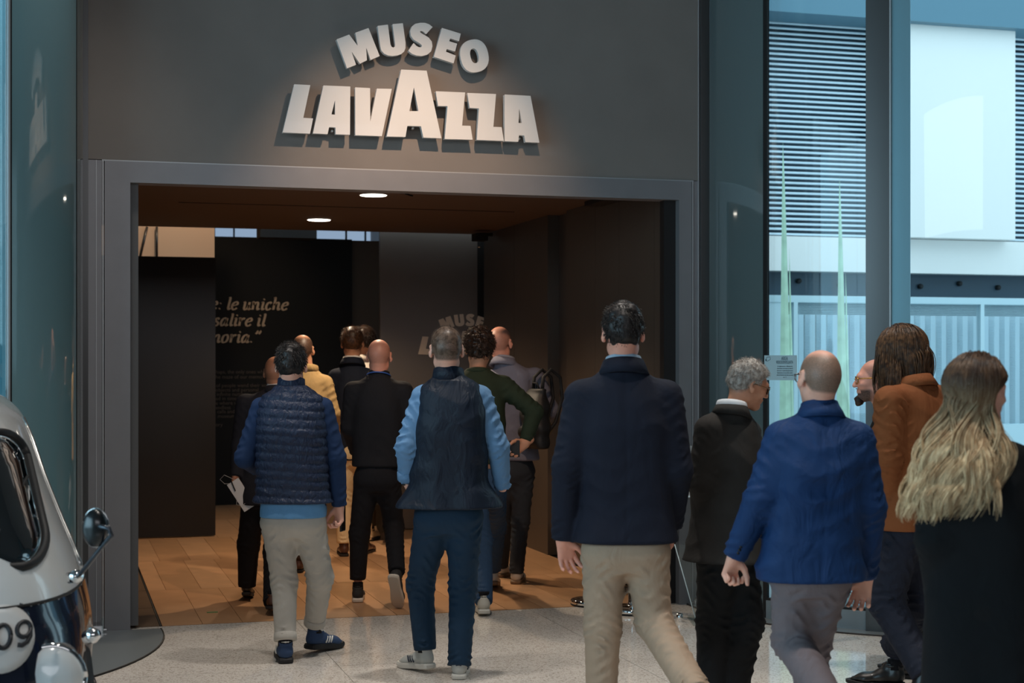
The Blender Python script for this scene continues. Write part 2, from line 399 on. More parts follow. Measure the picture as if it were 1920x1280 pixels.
wb = boxobj('lit_beige_panel', (.03, p1.x-.01, 16.2, 16.25, 2.2, 3.6), M_warm, bw)
for q0, q1 in (((276, 425), (262, 485)), ((294, 425), (294, 485))):
    u0, u1 = on_y(q0[0], q0[1], 16.17), on_y(q1[0], q1[1], 16.17)
    tube('hanging_rod', [u0, u1], .012, M_bronze, bw)
boxobj('far_wall', (-.1, 4.1, 22.9, 23.0, 0, 4.4), M_black, bw)
w5 = struct(empty('window_5'))
M_strip = mat('window_daylight', (0, 0, 0, 1), .5, emit=((.42, .58, .80, 1), .62))
for q0, q1 in ((404, 440), (441, 487), (595, 650), (652, 686), (688, 712)):
    u0, u1 = on_y(q0, 425, 20.0), on_y(q1, 450, 20.0)
    boxobj('pane', (u0.x, u1.x-.02, 20.0, 20.04, u1.z-.2, u0.z+.3), M_strip, w5)
u0, u1 = on_y(488, 430, 15.6), on_y(594, 443, 15.6)
boxobj('beam', (u0.x, u1.x, 15.6, 15.9, u1.z-.02, u0.z+.3), mat('dark_beam', srgb(26, 24, 24), .6), bw)
lamp('passage_rear_lamp', 'SPOT', (1.3, 15.2, 4.2), 50, (1.0, .72, .48), target=(.8, 16.2, 2.8), spot_size=math.radians(110), spot_blend=.6, shadow_soft_size=.1)
lamp('passage_text_lamp', 'SPOT', (2.6, 15.3, 4.3), 20, (1.0, .78, .55), target=(1.9, 17.7, 1.7), spot_size=math.radians(50), spot_blend=.8, shadow_soft_size=.05)
# ---------------------------------------------------------------- the sign letters above the portal
LET = {
 'L': [[(177,472),(281,478),(236,688),(299,692),(279,790),(103,782)]],
 'A': [[(365,480),(538,487),(536,797),(443,794),(443,750),(402,748),(392,793),(298,788)], [(440,575),(440,668),(417,666)]],
 'V': [[(569,492),(665,497),(667,712),(709,500),(805,502),(741,806),(570,800)]],
 'A.': [[(865,378),(1029,385),(1124,820),(1008,815),(992,742),(905,740),(893,811),(772,808)], [(947,492),(976,645),(918,645)]],
 'Z': [[(1087,517),(1276,525),(1257,738),(1311,740),(1325,829),(1145,824),(1163,613),(1102,612)]],
 'Z.': [[(1290,528),(1475,535),(1458,746),(1511,748),(1526,837),(1351,830),(1365,628),(1305,624)]],
 'A..': [[(1530,538),(1697,547),(1754,848),(1664,844),(1656,802),(1623,800),(1618,842),(1530,838)], [(1624,628),(1641,722),(1620,721)]],
 'M': [[(449,184),(531,153),(586,226),(570,141),(655,111),(727,291),(668,316),(640,235),(645,318),(600,340),(546,262),(575,347),(517,370)]],
 'U': [[(713,97),(780,89),(796,215),(803,231),(814,237),(824,231),(826,215),(809,86),(876,80),(893,205),(893,240),(884,262),(866,278),(840,287),(810,291),(780,287),(756,276),(738,256),(731,230)]],
 'S': [[(1067,105),(1045,87),(1020,78),(990,77),(955,84),(933,102),(923,128),(927,160),(945,185),(985,210),(999,222),(995,234),(978,234),(962,225),(945,207),(911,257),(935,277),(965,288),(1000,291),(1035,281),(1058,260),(1066,228),(1062,198),(1042,172),(1002,148),(986,138),(990,130),(1006,133),(1025,151)]],
 'E': [[(1127,110),(1248,147),(1237,196),(1180,178),(1174,196),(1225,211),(1212,262),(1158,246),(1153,263),(1216,288),(1202,338),(1075,296)]],
 'O': [blob((1336,290), 90, 106, 32, -.22, 2.35)[::-1], blob((1336,290), 26, 48, 20, -.22, 2.3)],
}
LC = {'L': 0, 'A': 1, 'V': 2, 'A.': 3, 'Z': 4, 'Z.': 5, 'A..': 6}
M_letter = mat('white_letter_acrylic', srgb(228, 228, 226), .3, coat=.3)
M_letter_side = mat('letter_bevel', srgb(245, 245, 243), .2, coat=.5)
sg = tag(empty('wall_sign', (2.17, FY-.06, 3.2)), 'large white raised letters MUSEO LAVAZZA on the grey wall above the entrance', 'sign')
LY = FY-.115
for key, loops in LET.items():
    w = [[on_y(500+c[0]*.29167, 20+c[1]*.29167, LY) for c in lp] for lp in loops]
    l2 = [[(p.x-2.17, p.z-3.2) for p in lp] for lp in w]
    me = outline_mesh(l2, .036)
    o = meshobj('letter', me, M_letter, sg); o.rotation_euler = (math.pi/2, 0, 0); o.location = (0, .005-.04, 0)
    bv = o.modifiers.new('bevel', 'BEVEL'); bv.width = .006; bv.segments = 2; bv.limit_method = 'ANGLE'; bv.angle_limit = .9
    cxm = sum(p[0] for p in l2[0])/len(l2[0]); czm = sum(p[1] for p in l2[0])/len(l2[0])
    tube('standoff', [(cxm-.0, -.02, czm-.06), (cxm, .06, czm-.06)], .008, M_chrome, sg) if key not in ('U', 'O', 'S') else None

# the same name printed small on the satin panel at the end of the passage (it runs off the panel's edge)
pr = tag(empty('printed_sign', (0, 0, 0)), 'small pale printed museum name on the satin panel inside the passage', 'sign')
M_print = mat('pale_print', srgb(222, 205, 185), .6)
for key in ('M', 'U', 'S', 'E', 'L', 'A', 'V', 'A.'):
    sc_ = .376; ox, oy = 822-631*sc_, 590-45*sc_
    l2 = []
    for lp in LET[key]:
        q = []
        for c in lp:
            X_, Y_ = 500+c[0]*.29167, 20+c[1]*.29167
            if key in ('M', 'U', 'S', 'E'): pp = on_y(min(822+(X_-631)*sc_, 909), 597+(Y_-66)*sc_*1.0, 14.59)
            else: pp = on_y(min(822+(X_-631)*sc_, 909), 590+(Y_-45)*sc_*.98-1, 14.59)
            q.append((pp.x, pp.z))
        l2.append(q)
    me = outline_mesh(l2, .003); o = meshobj('letter', me, M_print, pr); o.rotation_euler = (math.pi/2, 0, 0); o.location = (0, 14.592, 0)

# ---------------------------------------------------------------- wall text in bold italic serif, drawn with a broad pen
def pen(strokes, ox, sc, nib=.62, w=.072, thin=.45):
    """strokes: lists of points in em units; the stroke's width follows the direction, like a broad nib"""
    vs = []; fs = []
    for st in strokes:
        # Catmull-Rom through the points
        P = [Vector((p[0], p[1])) for p in st]; Q = []
        if len(P) == 2: Q = [P[0].lerp(P[1], t/3) for t in range(4)]
        else:
            for i in range(len(P)-1):
                a, b, c, d = P[max(i-1, 0)], P[i], P[i+1], P[min(i+2, len(P)-1)]
                for k in range(5):
                    t = k/5; Q.append(.5*((2*b)+(c-a)*t+(2*a-5*b+4*c-d)*t*t+(3*b-a-3*c+d)*t**3))
            Q.append(P[-1])
        base = len(vs)
        for i, q in enumerate(Q):
            t = (Q[min(i+1, len(Q)-1)]-Q[max(i-1, 0)]).normalized(); n = Vector((-t.y, t.x))
            ww = w*(thin+(1-thin)*abs(math.sin(math.atan2(t.y, t.x)-nib+.35)))
            x = q.x+.22*q.y
            for s in (-1, 1): vs.append(((x+n.x*ww*s)*sc+ox, (q.y+n.y*ww*s)*sc, 0))
        for i in range(len(Q)-1):
            a = base+2*i; fs.append((a, a+1, a+3, a+2))
    return vs, fs
G = {
 'e': (.47, [[(.08,.22),(.34,.30),(.36,.42),(.26,.47),(.12,.38),(.06,.2),(.12,.04),(.24,.0),(.38,.1)]]),
 ':': (.26, [[(.09,.02),(.13,.07)], [(.09,.34),(.13,.39)]]),
 'l': (.27, [[(.06,.70),(.13,.71),(.13,.4),(.12,.08),(.18,.01),(.25,.08)]]),
 'u': (.54, [[(.02,.42),(.10,.45),(.11,.2),(.12,.05),(.2,.0),(.32,.1),(.37,.3)], [(.38,.46),(.38,.1),(.43,.01),(.51,.08)]]),
 'n': (.55, [[(.02,.42),(.09,.45),(.10,.0)], [(.10,.28),(.2,.42),(.30,.46),(.37,.38),(.37,.1),(.42,.01),(.51,.08)]]),
 'i': (.29, [[(.04,.42),(.12,.45),(.12,.1),(.17,.01),(.25,.08)], [(.11,.62),(.15,.67)]]),
 'c': (.43, [[(.33,.38),(.26,.47),(.12,.4),(.06,.2),(.12,.03),(.23,.0),(.36,.1)]]),
 'h': (.55, [[(.03,.70),(.10,.71),(.10,.0)], [(.10,.28),(.2,.42),(.30,.46),(.37,.38),(.37,.1),(.42,.01),(.51,.08)]]),
 's': (.39, [[(.31,.38),(.21,.47),(.10,.40),(.14,.28),(.26,.2),(.28,.08),(.18,.0),(.04,.07)]]),
 'a': (.54, [[(.36,.40),(.25,.47),(.12,.38),(.06,.18),(.11,.03),(.2,.02),(.31,.14),(.37,.32)], [(.39,.46),(.37,.1),(.42,.01),(.50,.08)]]),
 'r': (.42, [[(.02,.42),(.09,.45),(.10,.0)], [(.10,.26),(.2,.42),(.29,.46),(.35,.41)]]),
 'o': (.50, [[(.24,.47),(.11,.40),(.06,.2),(.11,.03),(.22,.0),(.34,.08),(.39,.27),(.34,.43),(.24,.47)]]),
 'm': (.80, [[(.02,.42),(.09,.45),(.10,.0)], [(.10,.28),(.2,.42),(.30,.46),(.36,.38),(.36,.0)], [(.36,.28),(.46,.42),(.56,.46),(.63,.38),(.63,.1),(.68,.01),(.77,.08)]]),
 '.': (.24, [[(.08,.02),(.12,.07)]]),
 '”': (.4, [[(.08,.72),(.12,.66),(.05,.52)], [(.26,.72),(.30,.66),(.23,.52)]]),
 ' ': (.24, []),
}
M_text = mat('cream_wall_lettering', srgb(200, 176, 150), .7)
qt = tag(empty('wall_text', (0, 17.69, 0)), 'cream italic quotation lettering on the black wall behind the people', 'lettering')
def write(line, px_end, py_base, em_px, start_cut=404):
    total = sum(G[c][0] for c in line)
    p_end = on_y(px_end, py_base, 17.69); u0, u1 = on_y(500, 600, 17.69), on_y(501, 600, 17.69)
    sc = em_px*(u1.x-u0.x); x = p_end.x-total*sc
    V = []; Fc = []
    for c in line:
        vs, fs = pen(G[c][1], x, sc)
        if vs:
            o_ = len(V); V += [(v[0], 0, v[1]+p_end.z) for v in vs]; Fc += [tuple(i+o_ for i in f) for f in fs]
        x += G[c][0]*sc
    if V:
        cut = on_y(398, 600, 17.69).x
        keep = [f for f in Fc if min(V[i][0] for i in f) > cut]
        o = pyobj('text_line', V, keep, M_text, qt)
        so = o.modifiers.new('thickness', 'SOLIDIFY'); so.thickness = .003; o['kind'] = 'stuff'
write('e: le uniche', 540, 581, 30.5)
write('salire il', 497, 611, 30.5)
write('moria.”', 487, 642, 30.5)
M_small = mat('dim_small_lettering', srgb(96, 84, 74), .8)
for s_, y_, x_ in (('haps, the only ones which can', 700, 404), ('he maze of our memory.”', 709.5, 404), ('of people wend their way to', 725.5, 405), ('objects and personal', 734, 404), ('infinite number', 742, 406),
                   ('ed in time,', 750, 404), ('e where we', 758.5, 404), ('endless', 767, 404), ('calls and', 774.5, 407), ('museum', 783, 408), ('ory', 799, 404)):
    p = on_y(x_, y_, 17.69); me = text_mesh(s_, .058, .001); o = meshobj('text_line', me, M_small, qt)
    o.rotation_euler = (math.pi/2, 0, 0); o.location = (p.x, 0, p.z); o['kind'] = 'stuff'

# ---------------------------------------------------------------- outside: the building seen through the right windows
EY = 16.0
ext = tag(empty('building', (0, 0, 0)), 'modern pale building across the yard with louvres and perforated screens', 'building')
M_slat = mat('pale_blue_louvre', srgb(222, 238, 248), .5)
M_extdark = mat('dark_teal_cladding', srgb(40, 66, 84), .5)
M_extwhite = mat('white_cladding', srgb(255, 249, 244), .5)
M_extpale = mat('pale_grey_frame', srgb(200, 222, 230), .5)
L0, L1 = on_y(1425, 200, EY).x, on_y(2150, 200, EY).x
yb = boxobj('backing_wall', (L0-3, L1+3, EY+.35, EY+.5, 0, 9), M_extdark, ext)
zA = on_y(1440, 443, EY).z; zB = on_y(1440, 508, EY).z; zC = on_y(1440, 555, EY).z
pitch = .0585; bm = bmesh.new()
vs_ = [(0, 0, 0), (0, .04, .010), (0, .045, .018), (0, .004, .026), (0, -.004, .014)]
me = bpy.data.meshes.new('louvre_slat')
W_ = L1-L0+3
me.from_pydata([(0, a[1], a[2]) for a in vs_]+[(W_, a[1], a[2]) for a in vs_], [], [(0, 1, 2, 3, 4), (9, 8, 7, 6, 5)]+[(i, 5+i, 5+(i+1) % 5, (i+1) % 5) for i in range(5)])
me.materials.append(M_slat)
for k in range(64):
    o = bpy.data.objects.new('louvre_slat', me); link(o, ext); o.location = (L0-1.5, EY+.02, zA+.02+k*pitch)
boxobj('white_band', (L0-3, L1+3, EY-.1, EY+.3, zB, zA), M_extwhite, ext)
boxobj('dark_beam', (L0-3, L1+3, EY+.1, EY+.34, zC, zB), M_extdark, ext)
for k in range(14):
    x = L0+.25*k*2.1
    tube('pipe_end', [(x, EY+.06, (zB+zC)/2+.04*(k % 2)), (x, EY+.12, (zB+zC)/2+.04*(k % 2))], .03, M_darkgap, ext)
zt_ = on_y(1440, 22, EY-.4).z
boxobj('eaves_beam', (L0-3, L1+3, EY-.45, EY+.3, zt_, zt_+2.5), mat('teal_eaves', srgb(96, 134, 152), .5), ext)
# big white screen
u0, u1 = on_y(1690, 28, EY-.25), on_y(1899, 450, EY-.25)
boxobj('projection_screen', (u0.x, u1.x, EY-.3, EY-.1, u1.z, on_y(1707, 20, EY-.25).z), M_extwhite, ext)
# perforated screens in pale frames
def perforated():
    m = bpy.data.materials.new('perforated_metal'); m.use_nodes = True
    nt = m.node_tree; N = nt.nodes; L = nt.links; N.clear()
    out = N.new('ShaderNodeOutputMaterial'); mix = N.new('ShaderNodeMixShader'); tr = N.new('ShaderNodeBsdfTransparent')
    df = N.new('ShaderNodeBsdfDiffuse'); df.inputs[0].default_value = srgb(200, 226, 236)
    g = N.new('ShaderNodeNewGeometry'); sx = N.new('ShaderNodeSeparateXYZ'); L.new(g.outputs['Position'], sx.inputs[0])
    def wave(sig):
        a = N.new('ShaderNodeMath'); a.operation = 'MULTIPLY_ADD'; a.inputs[1].default_value = sig; L.new(sx.outputs['X'], a.inputs[0]); L.new(sx.outputs['Z'], a.inputs[2])
        b = N.new('ShaderNodeMath'); b.operation = 'MULTIPLY'; b.inputs[1].default_value = 180; L.new(a.outputs[0], b.inputs[0])
        c = N.new('ShaderNodeMath'); c.operation = 'SINE'; L.new(b.outputs[0], c.inputs[0]); return c
    p = N.new('ShaderNodeMath'); p.operation = 'MULTIPLY'; L.new(wave(1.).outputs[0], p.inputs[0]); L.new(wave(-1.).outputs[0], p.inputs[1])
    q = N.new('ShaderNodeMath'); q.operation = 'GREATER_THAN'; q.inputs[1].default_value = -.12; L.new(p.outputs[0], q.inputs[0])
    L.new(q.outputs[0], mix.inputs['Fac']); L.new(df.outputs[0], mix.inputs[1]); L.new(tr.outputs[0], mix.inputs[2]); L.new(mix.outputs[0], out.inputs[0])
    return m
M_perf = perforated()
PY = EY-.9
fs_ = tag(empty('screen_fence', (0, 0, 0)), 'pale framed perforated metal screens standing in the yard outside', 'fence')
zt = on_y(1440, 553, PY).z; zt2 = on_y(1440, 566, PY).z
xa, xb = on_y(1425, 600, PY).x, on_y(2150, 600, PY).x
boxobj('top_rail', (xa, xb, PY-.03, PY+.05, zt2, zt), M_extpale, fs_)
boxobj('corner_panel', (xa, on_y(1470, 600, PY).x, PY-.02, PY+.06, 0, zt2), M_extpale, fs_)
for q0, q1 in ((1486, 1494), (1836, 1843), (1472, 1476)):
    boxobj('upright', (on_y(q0, 600, PY).x, on_y(q1, 600, PY).x, PY-.03, PY+.05, 0, zt2), M_extpale, fs_)
zb = on_y(1700, 797, PY).z
boxobj('bottom_rail', (on_y(1790, 600, PY).x, xb, PY-.03, PY+.05, zb-.25, zb), M_extpale, fs_)
boxobj('mesh_sheet', (on_y(1494, 600, PY).x, xb, PY+.01, PY+.012, 0.0, zt2), M_perf, fs_)
fin = boxobj('fin', (0, .06, PY+.30, PY+.42, 0, zt2-.12), M_slat, fs_); fin.location.x = on_y(1500, 600, PY).x
for k in range(1, 34):
    o = bpy.data.objects.new('fin', fin.data); link(o, fs_); o.location.x = fin.location.x+.137*k
struct(boxobj('ground_outside', (3, 30, 8.1, 40, -.2, -.03), mat('pale_paving', srgb(205, 212, 214), .5, noise=.08, nscale=3)))
struct(boxobj('ground_outside_left', (-30, -7.06, -20, 40, -.2, -.03), mat('pale_paving_left', srgb(190, 200, 204), .6, noise=.08)))
# plant reflections in the window glass, built as solid pale green shapes outside
M_reflection = mat('pale_green_reflection', srgb(196, 224, 196), .5, noise=.2, nscale=5)
for n_, (px_, top, y_, lb) in enumerate(((1473, 265, 14.2, 'pale green plant reflection by the dark window edge, built as a solid shape'), (1579, 330, 14.2, 'pale green plant reflection in the middle of the left window, built as a solid shape'))):
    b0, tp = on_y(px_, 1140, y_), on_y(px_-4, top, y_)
    t = tag(empty('plant_reflection', (b0.x, y_, -.03)), lb, 'reflection')
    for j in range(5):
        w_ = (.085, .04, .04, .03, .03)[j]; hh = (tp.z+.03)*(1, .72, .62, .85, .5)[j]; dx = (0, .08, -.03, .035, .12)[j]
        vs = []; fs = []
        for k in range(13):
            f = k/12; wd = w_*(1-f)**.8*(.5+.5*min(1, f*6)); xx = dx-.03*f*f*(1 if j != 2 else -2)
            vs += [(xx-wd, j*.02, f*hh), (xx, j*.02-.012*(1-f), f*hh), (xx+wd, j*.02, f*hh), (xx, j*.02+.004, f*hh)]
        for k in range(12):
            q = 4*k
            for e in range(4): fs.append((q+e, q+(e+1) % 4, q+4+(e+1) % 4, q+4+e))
        fs.append((0, 3, 2, 1)); pyobj('leaf', vs, fs, M_reflection, t)

# notice stuck on the window glass
nt_ = tag(empty('notice', (0, 0, 0)), 'small pale notice AREA VIDEOSORVEGLIATA stuck on the window beside the grey-haired man', 'sign')
c0, c1 = at(1433, 666, 9.72), at(1494, 712, 9.55)
ndir = Vector((c1.x-c0.x, c1.y-c0.y, 0)); nw = ndir.length; ndir.normalize(); nh = .155
nt_.location = (c0.x, c0.y, c0.z); nt_.rotation_euler = (0, 0, math.atan2(ndir.y, ndir.x))
boxobj('sheet', (0, nw, 0, .003, -nh, 0), mat('notice_paper', srgb(178, 205, 212), .5), nt_)
M_ink = mat('notice_ink', srgb(52, 72, 84), .6)
def ntext(s, x, z, size, sx=1., al='LEFT'):
    me = text_mesh(s, size, .0006, align=al); o = meshobj('print', me, M_ink, nt_)
    o.rotation_euler = (math.pi/2, 0, 0); o.location = (x, -.001, z); o.scale = (sx, 1, 1)
ntext('AREA', nw*.63, -.030, .032, .62, 'CENTER'); ntext('VIDEOSORVEGLIATA', nw*.63, -.052, .027, .50, 'CENTER')
for k, (s, al) in enumerate((('La registrazione è effettuata da', 0), ('personale autorizzato per fini di', 0), ('sicurezza e tutela del patrimonio', 0), ('Informativa ai sensi delle norme', 0), ('sulla protezione dei dati personali', 0), ('art. 13', 0))):
    ntext(s, nw*.64, -.072-k*.0135, .0115, .78, 'CENTER')
vs, fs = tube_mesh([(.012, -.002, -.028), (.02, -.002, -.012), (.045, -.002, -.010), (.047, -.002, -.026), (.03, -.002, -.034), (.014, -.002, -.036), (.012, -.002, -.028)], .0012, 5)
pyobj('camera_symbol', vs, fs, M_ink, nt_)
bm = bmesh.new(); box(bm, .010, .018, -.002, 0, -.034, -.024); bmobj('camera_symbol', bm, M_ink, nt_)

# ---------------------------------------------------------------- barrier posts
def stanchion(x, y, label, h=.98, r=.155):
    t = tag(empty('barrier_post', (x, y, 0)), label, 'barrier post', 'chrome barrier posts at the entrance')
    lathe('base', [(.0, .0), (r-.004, .0), (r, .006), (r, .012)], M_rubber, t, 48)
    lathe('base_cover', [(r-.002, .012), (r, .014), (r, .032), (r-.008, .039), (r-.03, .042), (.045, .046), (.035, .06), (.034, .066), (0, .066)], M_chrome, t, 48)
    lathe('pole', [(.0, .06), (.031, .06), (.031, h-.1), (.034, h-.1), (.034, h-.01), (.028, h), (0, h)], M_chrome, t, 32)
    lathe('belt_head', [(.0, h), (.036, h), (.036, h+.05), (.03, h+.058), (0, h+.058)], M_rubber, t, 32)
for px_, py_, lb in ((1187, 1148, 'chrome barrier post between the legs of the man in beige trousers'), (1113, 1133, 'chrome barrier post standing left of the beige-trousered leg'), (1507, 1208, 'chrome barrier post behind the legs of the man in the blue blazer')):
    d = EYE*FOC/(py_-678); p = at(px_, py_, d); stanchion(p.x, p.y, lb)

# ---------------------------------------------------------------- information stand of clear acrylic
st = tag(empty('information_stand', (0, 0, 0)), 'clear acrylic information stand with printed sheets between the two dark jackets', 'stand')
P_ = at(1300, 1160, 9.65); st.location = (P_.x, P_.y, 0); st.rotation_euler = (0, 0, -TH)
def lp(px_, py_, d=9.65, dy=0.):
    return ((px_-1300)/FOC*d, dy, EYE-(py_-678)/FOC*d)
boxobj('acrylic_foot', (-.02, .10, -.16, .16, .0, .014), M_clear, st)
pts = [lp(1265, 1020), lp(1306, 1165), lp(1306, 1182), lp(1318, 1182), lp(1318, 1020)]
q = [(p[0], p[2]) for p in pts]; me = outline_mesh([q], .012); o = meshobj('acrylic_fin', me, M_clear, st); o.rotation_euler = (math.pi/2, 0, 0)
M_edge = mat('lit_acrylic_edge', srgb(215, 228, 232), .15, coat=.5)
tube('acrylic_edge', [pts[0], pts[1], (pts[1][0], 0, .02)], .0035, M_edge, st)
tube('acrylic_edge', [lp(1318, 930), lp(1318, 1175)], .002, M_edge, st)
a, b = lp(1276, 928), lp(1322, 928)
vs = [(a[0], -.10, a[2]), (b[0], -.10, b[2]), (b[0], .14, b[2]+.30), (a[0], .14, a[2]+.30)]
vs += [(v[0], v[1]+.008, v[2]-.006) for v in vs]
pyobj('tilted_plate', vs, [(0, 1, 2, 3), (7, 6, 5, 4), (0, 4, 5, 1), (1, 5, 6, 2), (2, 6, 7, 3), (3, 7, 4, 0)], mat('stand_plate', srgb(150, 152, 150), .4), st)
tube('acrylic_edge', [(a[0], -.105, a[2]), (b[0], -.105, b[2])], .006, M_edge, st)
vs = [(a[0]+.03, -.085, a[2]+.016), (b[0]-.01, -.085, a[2]+.016), (b[0]-.01, .125, a[2]+.278), (a[0]+.03, .125, a[2]+.278)]
pyobj('printed_sheet', vs, [(0, 1, 2, 3)], mat('sheet_paper', srgb(186, 184, 178), .7, noise=.2, nscale=60), st)
lathe('floor_clamp', [(0, 0), (.02, 0), (.022, .03), (.018, .05), (0, .05)], M_chrome, st, 20, loc=(-.085, 0, 0))
for sgn, xx in ((1, 4.10), (-1, .235)):
    t = tag(empty('door_stop', (xx, 9.55, 0)), 'small clear and steel floor bracket at the %s foot of the frame' % ('right' if sgn > 0 else 'left'), 'bracket')
    boxobj('plate', (-.03, .03, -.03, .0, 0, .05), M_chrome, t, bev=.003); boxobj('pin', (-.05, .05, -.018, -.010, .02, .028), M_chrome, t); boxobj('upright', (.02, .035, -.035, -.005, 0, .09), M_clear, t)

# pale block across the street, seen past the left drum
lb = tag(empty('building', (0, 0, 0)), 'teal glass-fronted block seen in a sliver at the far left edge', 'building')
boxobj('wall', (-16, -.3, 14.0, 15.0, -.2, 9), mat('teal_render', srgb(84, 140, 156), .4, noise=.1, nscale=2), lb)
for k in range(10): boxobj('fin', (-12+k*1.15, -11.9+k*1.15, 13.85, 14.0, -.2, 9), M_extdark, lb)
# ---------------------------------------------------------------- smooth solid modelling on a grid (surface nets)
def axis(lo, hi, step, fine):
    """grid lines lo..hi with spacing step, finer inside the given (lo, hi, step) bands"""
    out = [lo]; x = lo
    while x < hi:
        s = step
        for a, b, fs in fine:
            if a-1e-6 <= x < b: s = min(s, fs)
            elif x < a < x+s: s = min(s, max(a-x, fs))
        x += s; out.append(x)
    return np.array(out, np.float32)
class Field:
    def __init__(self, lo, hi, step, fine=()):
        self.ax = [axis(lo[i], hi[i], step, [(f[0][i], f[1][i], f[2]) for f in fine]) for i in range(3)]
        self.F = np.full([len(a) for a in self.ax], .5, np.float32)
    def sub(self, lo, hi, m=.03):
        sl = []; 
        for i in range(3):
            a = int(np.searchsorted(self.ax[i], lo[i]-m)); b = int(np.searchsorted(self.ax[i], hi[i]+m))
            if b <= a: return None, None
            sl.append(slice(a, b))
        X, Y, Z = np.meshgrid(*[self.ax[i][sl[i]] for i in range(3)], indexing='ij', sparse=True)
        return tuple(sl), (X, Y, Z)
    def put(self, sl, d, k=0., mode='add'):
        A = self.F[sl]; d = d.astype(np.float32)
        if mode == 'cut': self.F[sl] = np.maximum(A, -d); return
        if k <= 0: self.F[sl] = np.minimum(A, d); return
        h = np.clip(.5+.5*(A-d)/k, 0, 1)
        self.F[sl] = A*(1-h)+d*h-k*h*(1-h)
    def cone(self, a, b, ra, rb, k=.02, flat=None, fold=None, cut0=False, cut1=False, mode='add', m=.03):
        a = np.array(a, np.float32); b = np.array(b, np.float32); ab = b-a; L = max(1e-6, float(np.linalg.norm(ab))); u = ab/L
        r = max(ra, rb)*(1.25 if flat is None else 1.25/min(1, flat[1]))
        sl, P = self.sub(np.minimum(a, b)-r, np.maximum(a, b)+r, m)
        if sl is None: return
        x, y, z = P[0]-a[0], P[1]-a[1], P[2]-a[2]
        s = x*u[0]+y*u[1]+z*u[2]; t = np.clip(s/L, 0, 1)
        x, y, z = x-u[0]*t*L, y-u[1]*t*L, z-u[2]*t*L
        if flat is not None:
            e = np.array(flat[0], np.float32); e = e-u*float(e@u); e /= max(1e-6, np.linalg.norm(e)); c = (x*e[0]+y*e[1]+z*e[2])*(flat[1]-1)
            x, y, z = x+e[0]*c, y+e[1]*c, z+e[2]*c
        d = np.sqrt(x*x+y*y+z*z)-(ra+(rb-ra)*t)
        if fold is not None:
            for (amp, fr, t0, wd, sd) in fold:
                g = np.exp(-((s/L-t0)/wd)**2)
                tw = np.sin(x*38+sd)+.8*np.sin(y*31+sd*2)
                pz = np.sin((s*fr+tw*1.9+sd)*.8); d = d+amp*2.3*g*(1.15*np.abs(pz)**.8-.72)*(.55+.45*np.sin(x*60+z*25+sd*3))
        if cut1: d = np.maximum(d, s-L)
        if cut0: d = np.maximum(d, -s)
        self.put(sl, d, k, mode)
    def ell(self, c, r, k=.02, R=None, mode='add', m=.03):
        c = np.array(c, np.float32); r = np.array(r, np.float32); rm = float(r.max()); ex = r if R is None else np.full(3, rm)
        sl, P = self.sub(c-ex, c+ex, m)
        if sl is None: return
        x, y, z = P[0]-c[0], P[1]-c[1], P[2]-c[2]
        if R is not None:
            R = np.array(R, np.float32)
            x, y, z = (x*R[0, i]+y*R[1, i]+z*R[2, i] for i in range(3))
        q = np.sqrt((x/r[0])**2+(y/r[1])**2+(z/r[2])**2); q2 = np.sqrt((x/r[0]**2)**2+(y/r[1]**2)**2+(z/r[2]**2)**2)
        self.put(sl, q*(q-1)/np.maximum(q2, 1e-6), k, mode)
    def loft(self, st, k=.02, mode='add', m=.04, wav=None):
        """stations (z, cx, cy, half width, half depth, exponent) stacked upwards; flat ends"""
        st = sorted(st); S = np.array(st, float); z0, z1 = S[0, 0], S[-1, 0]; rw = S[:, 3].max()
        lo = (S[:, 1].min()-rw, (S[:, 2]-S[:, 4]).min(), z0); hi = (S[:, 1].max()+rw, (S[:, 2]+S[:, 4]).max(), z1)
        sl, P = self.sub(lo, hi, m)
        if sl is None: return
        zz = P[2][0, 0, :]
        def ip(col):
            zc = np.clip(zz, z0, z1); o = np.interp(zc, S[:, 0], S[:, col])
            for _ in range(1):
                h = .018; o = (o+np.interp(zc-h, S[:, 0], S[:, col])+np.interp(zc+h, S[:, 0], S[:, col]))/3
            return o.astype(np.float32)[None, None, :]
        cx, cy, a, b, n = (ip(i) for i in range(1, 6))
        x = np.abs((P[0]-cx)/a); y = np.abs((P[1]-cy)/b)
        d = ((x**n+y**n+1e-9)**(1/n)-1)*np.minimum(a, b)
        if wav is not None: d = d+wav(P[0]-cx, P[1]-cy, P[2], a, b)
        d = np.maximum(d, np.maximum(z0-P[2], P[2]-z1))
        self.put(sl, d, k, mode)
    def half(self, p, n, lo=None, hi=None):
        """remove everything on the side the normal n points to"""
        n = np.array(n, np.float32); n /= np.linalg.norm(n)
        lo = lo if lo is not None else [a[0] for a in self.ax]; hi = hi if hi is not None else [a[-1] for a in self.ax]
        sl, P = self.sub(lo, hi, 1e-4)
        if sl is None: return
        d = (P[0]-p[0])*n[0]+(P[1]-p[1])*n[1]+(P[2]-p[2])*n[2]
        self.F[sl] = np.maximum(self.F[sl], d)
    def mesh(self, name, relax=1):
        F = self.F; F[0] = F[-1] = .5; F[:, 0] = F[:, -1] = .5; F[:, :, 0] = F[:, :, -1] = .5
        s = F < 0
        c = np.zeros([n-1 for n in F.shape], np.uint8)
        for i in (0, 1):
            for j in (0, 1):
                for k in (0, 1): c += s[i:F.shape[0]-1+i, j:F.shape[1]-1+j, k:F.shape[2]-1+k]
        act = (c > 0) & (c < 8); I, J, K = np.nonzero(act); n = len(I)
        idx = np.full(c.shape, -1, np.int32); idx[I, J, K] = np.arange(n)
        V = np.zeros((n, 3), np.float64); cnt = np.zeros(n)
        ax = self.ax
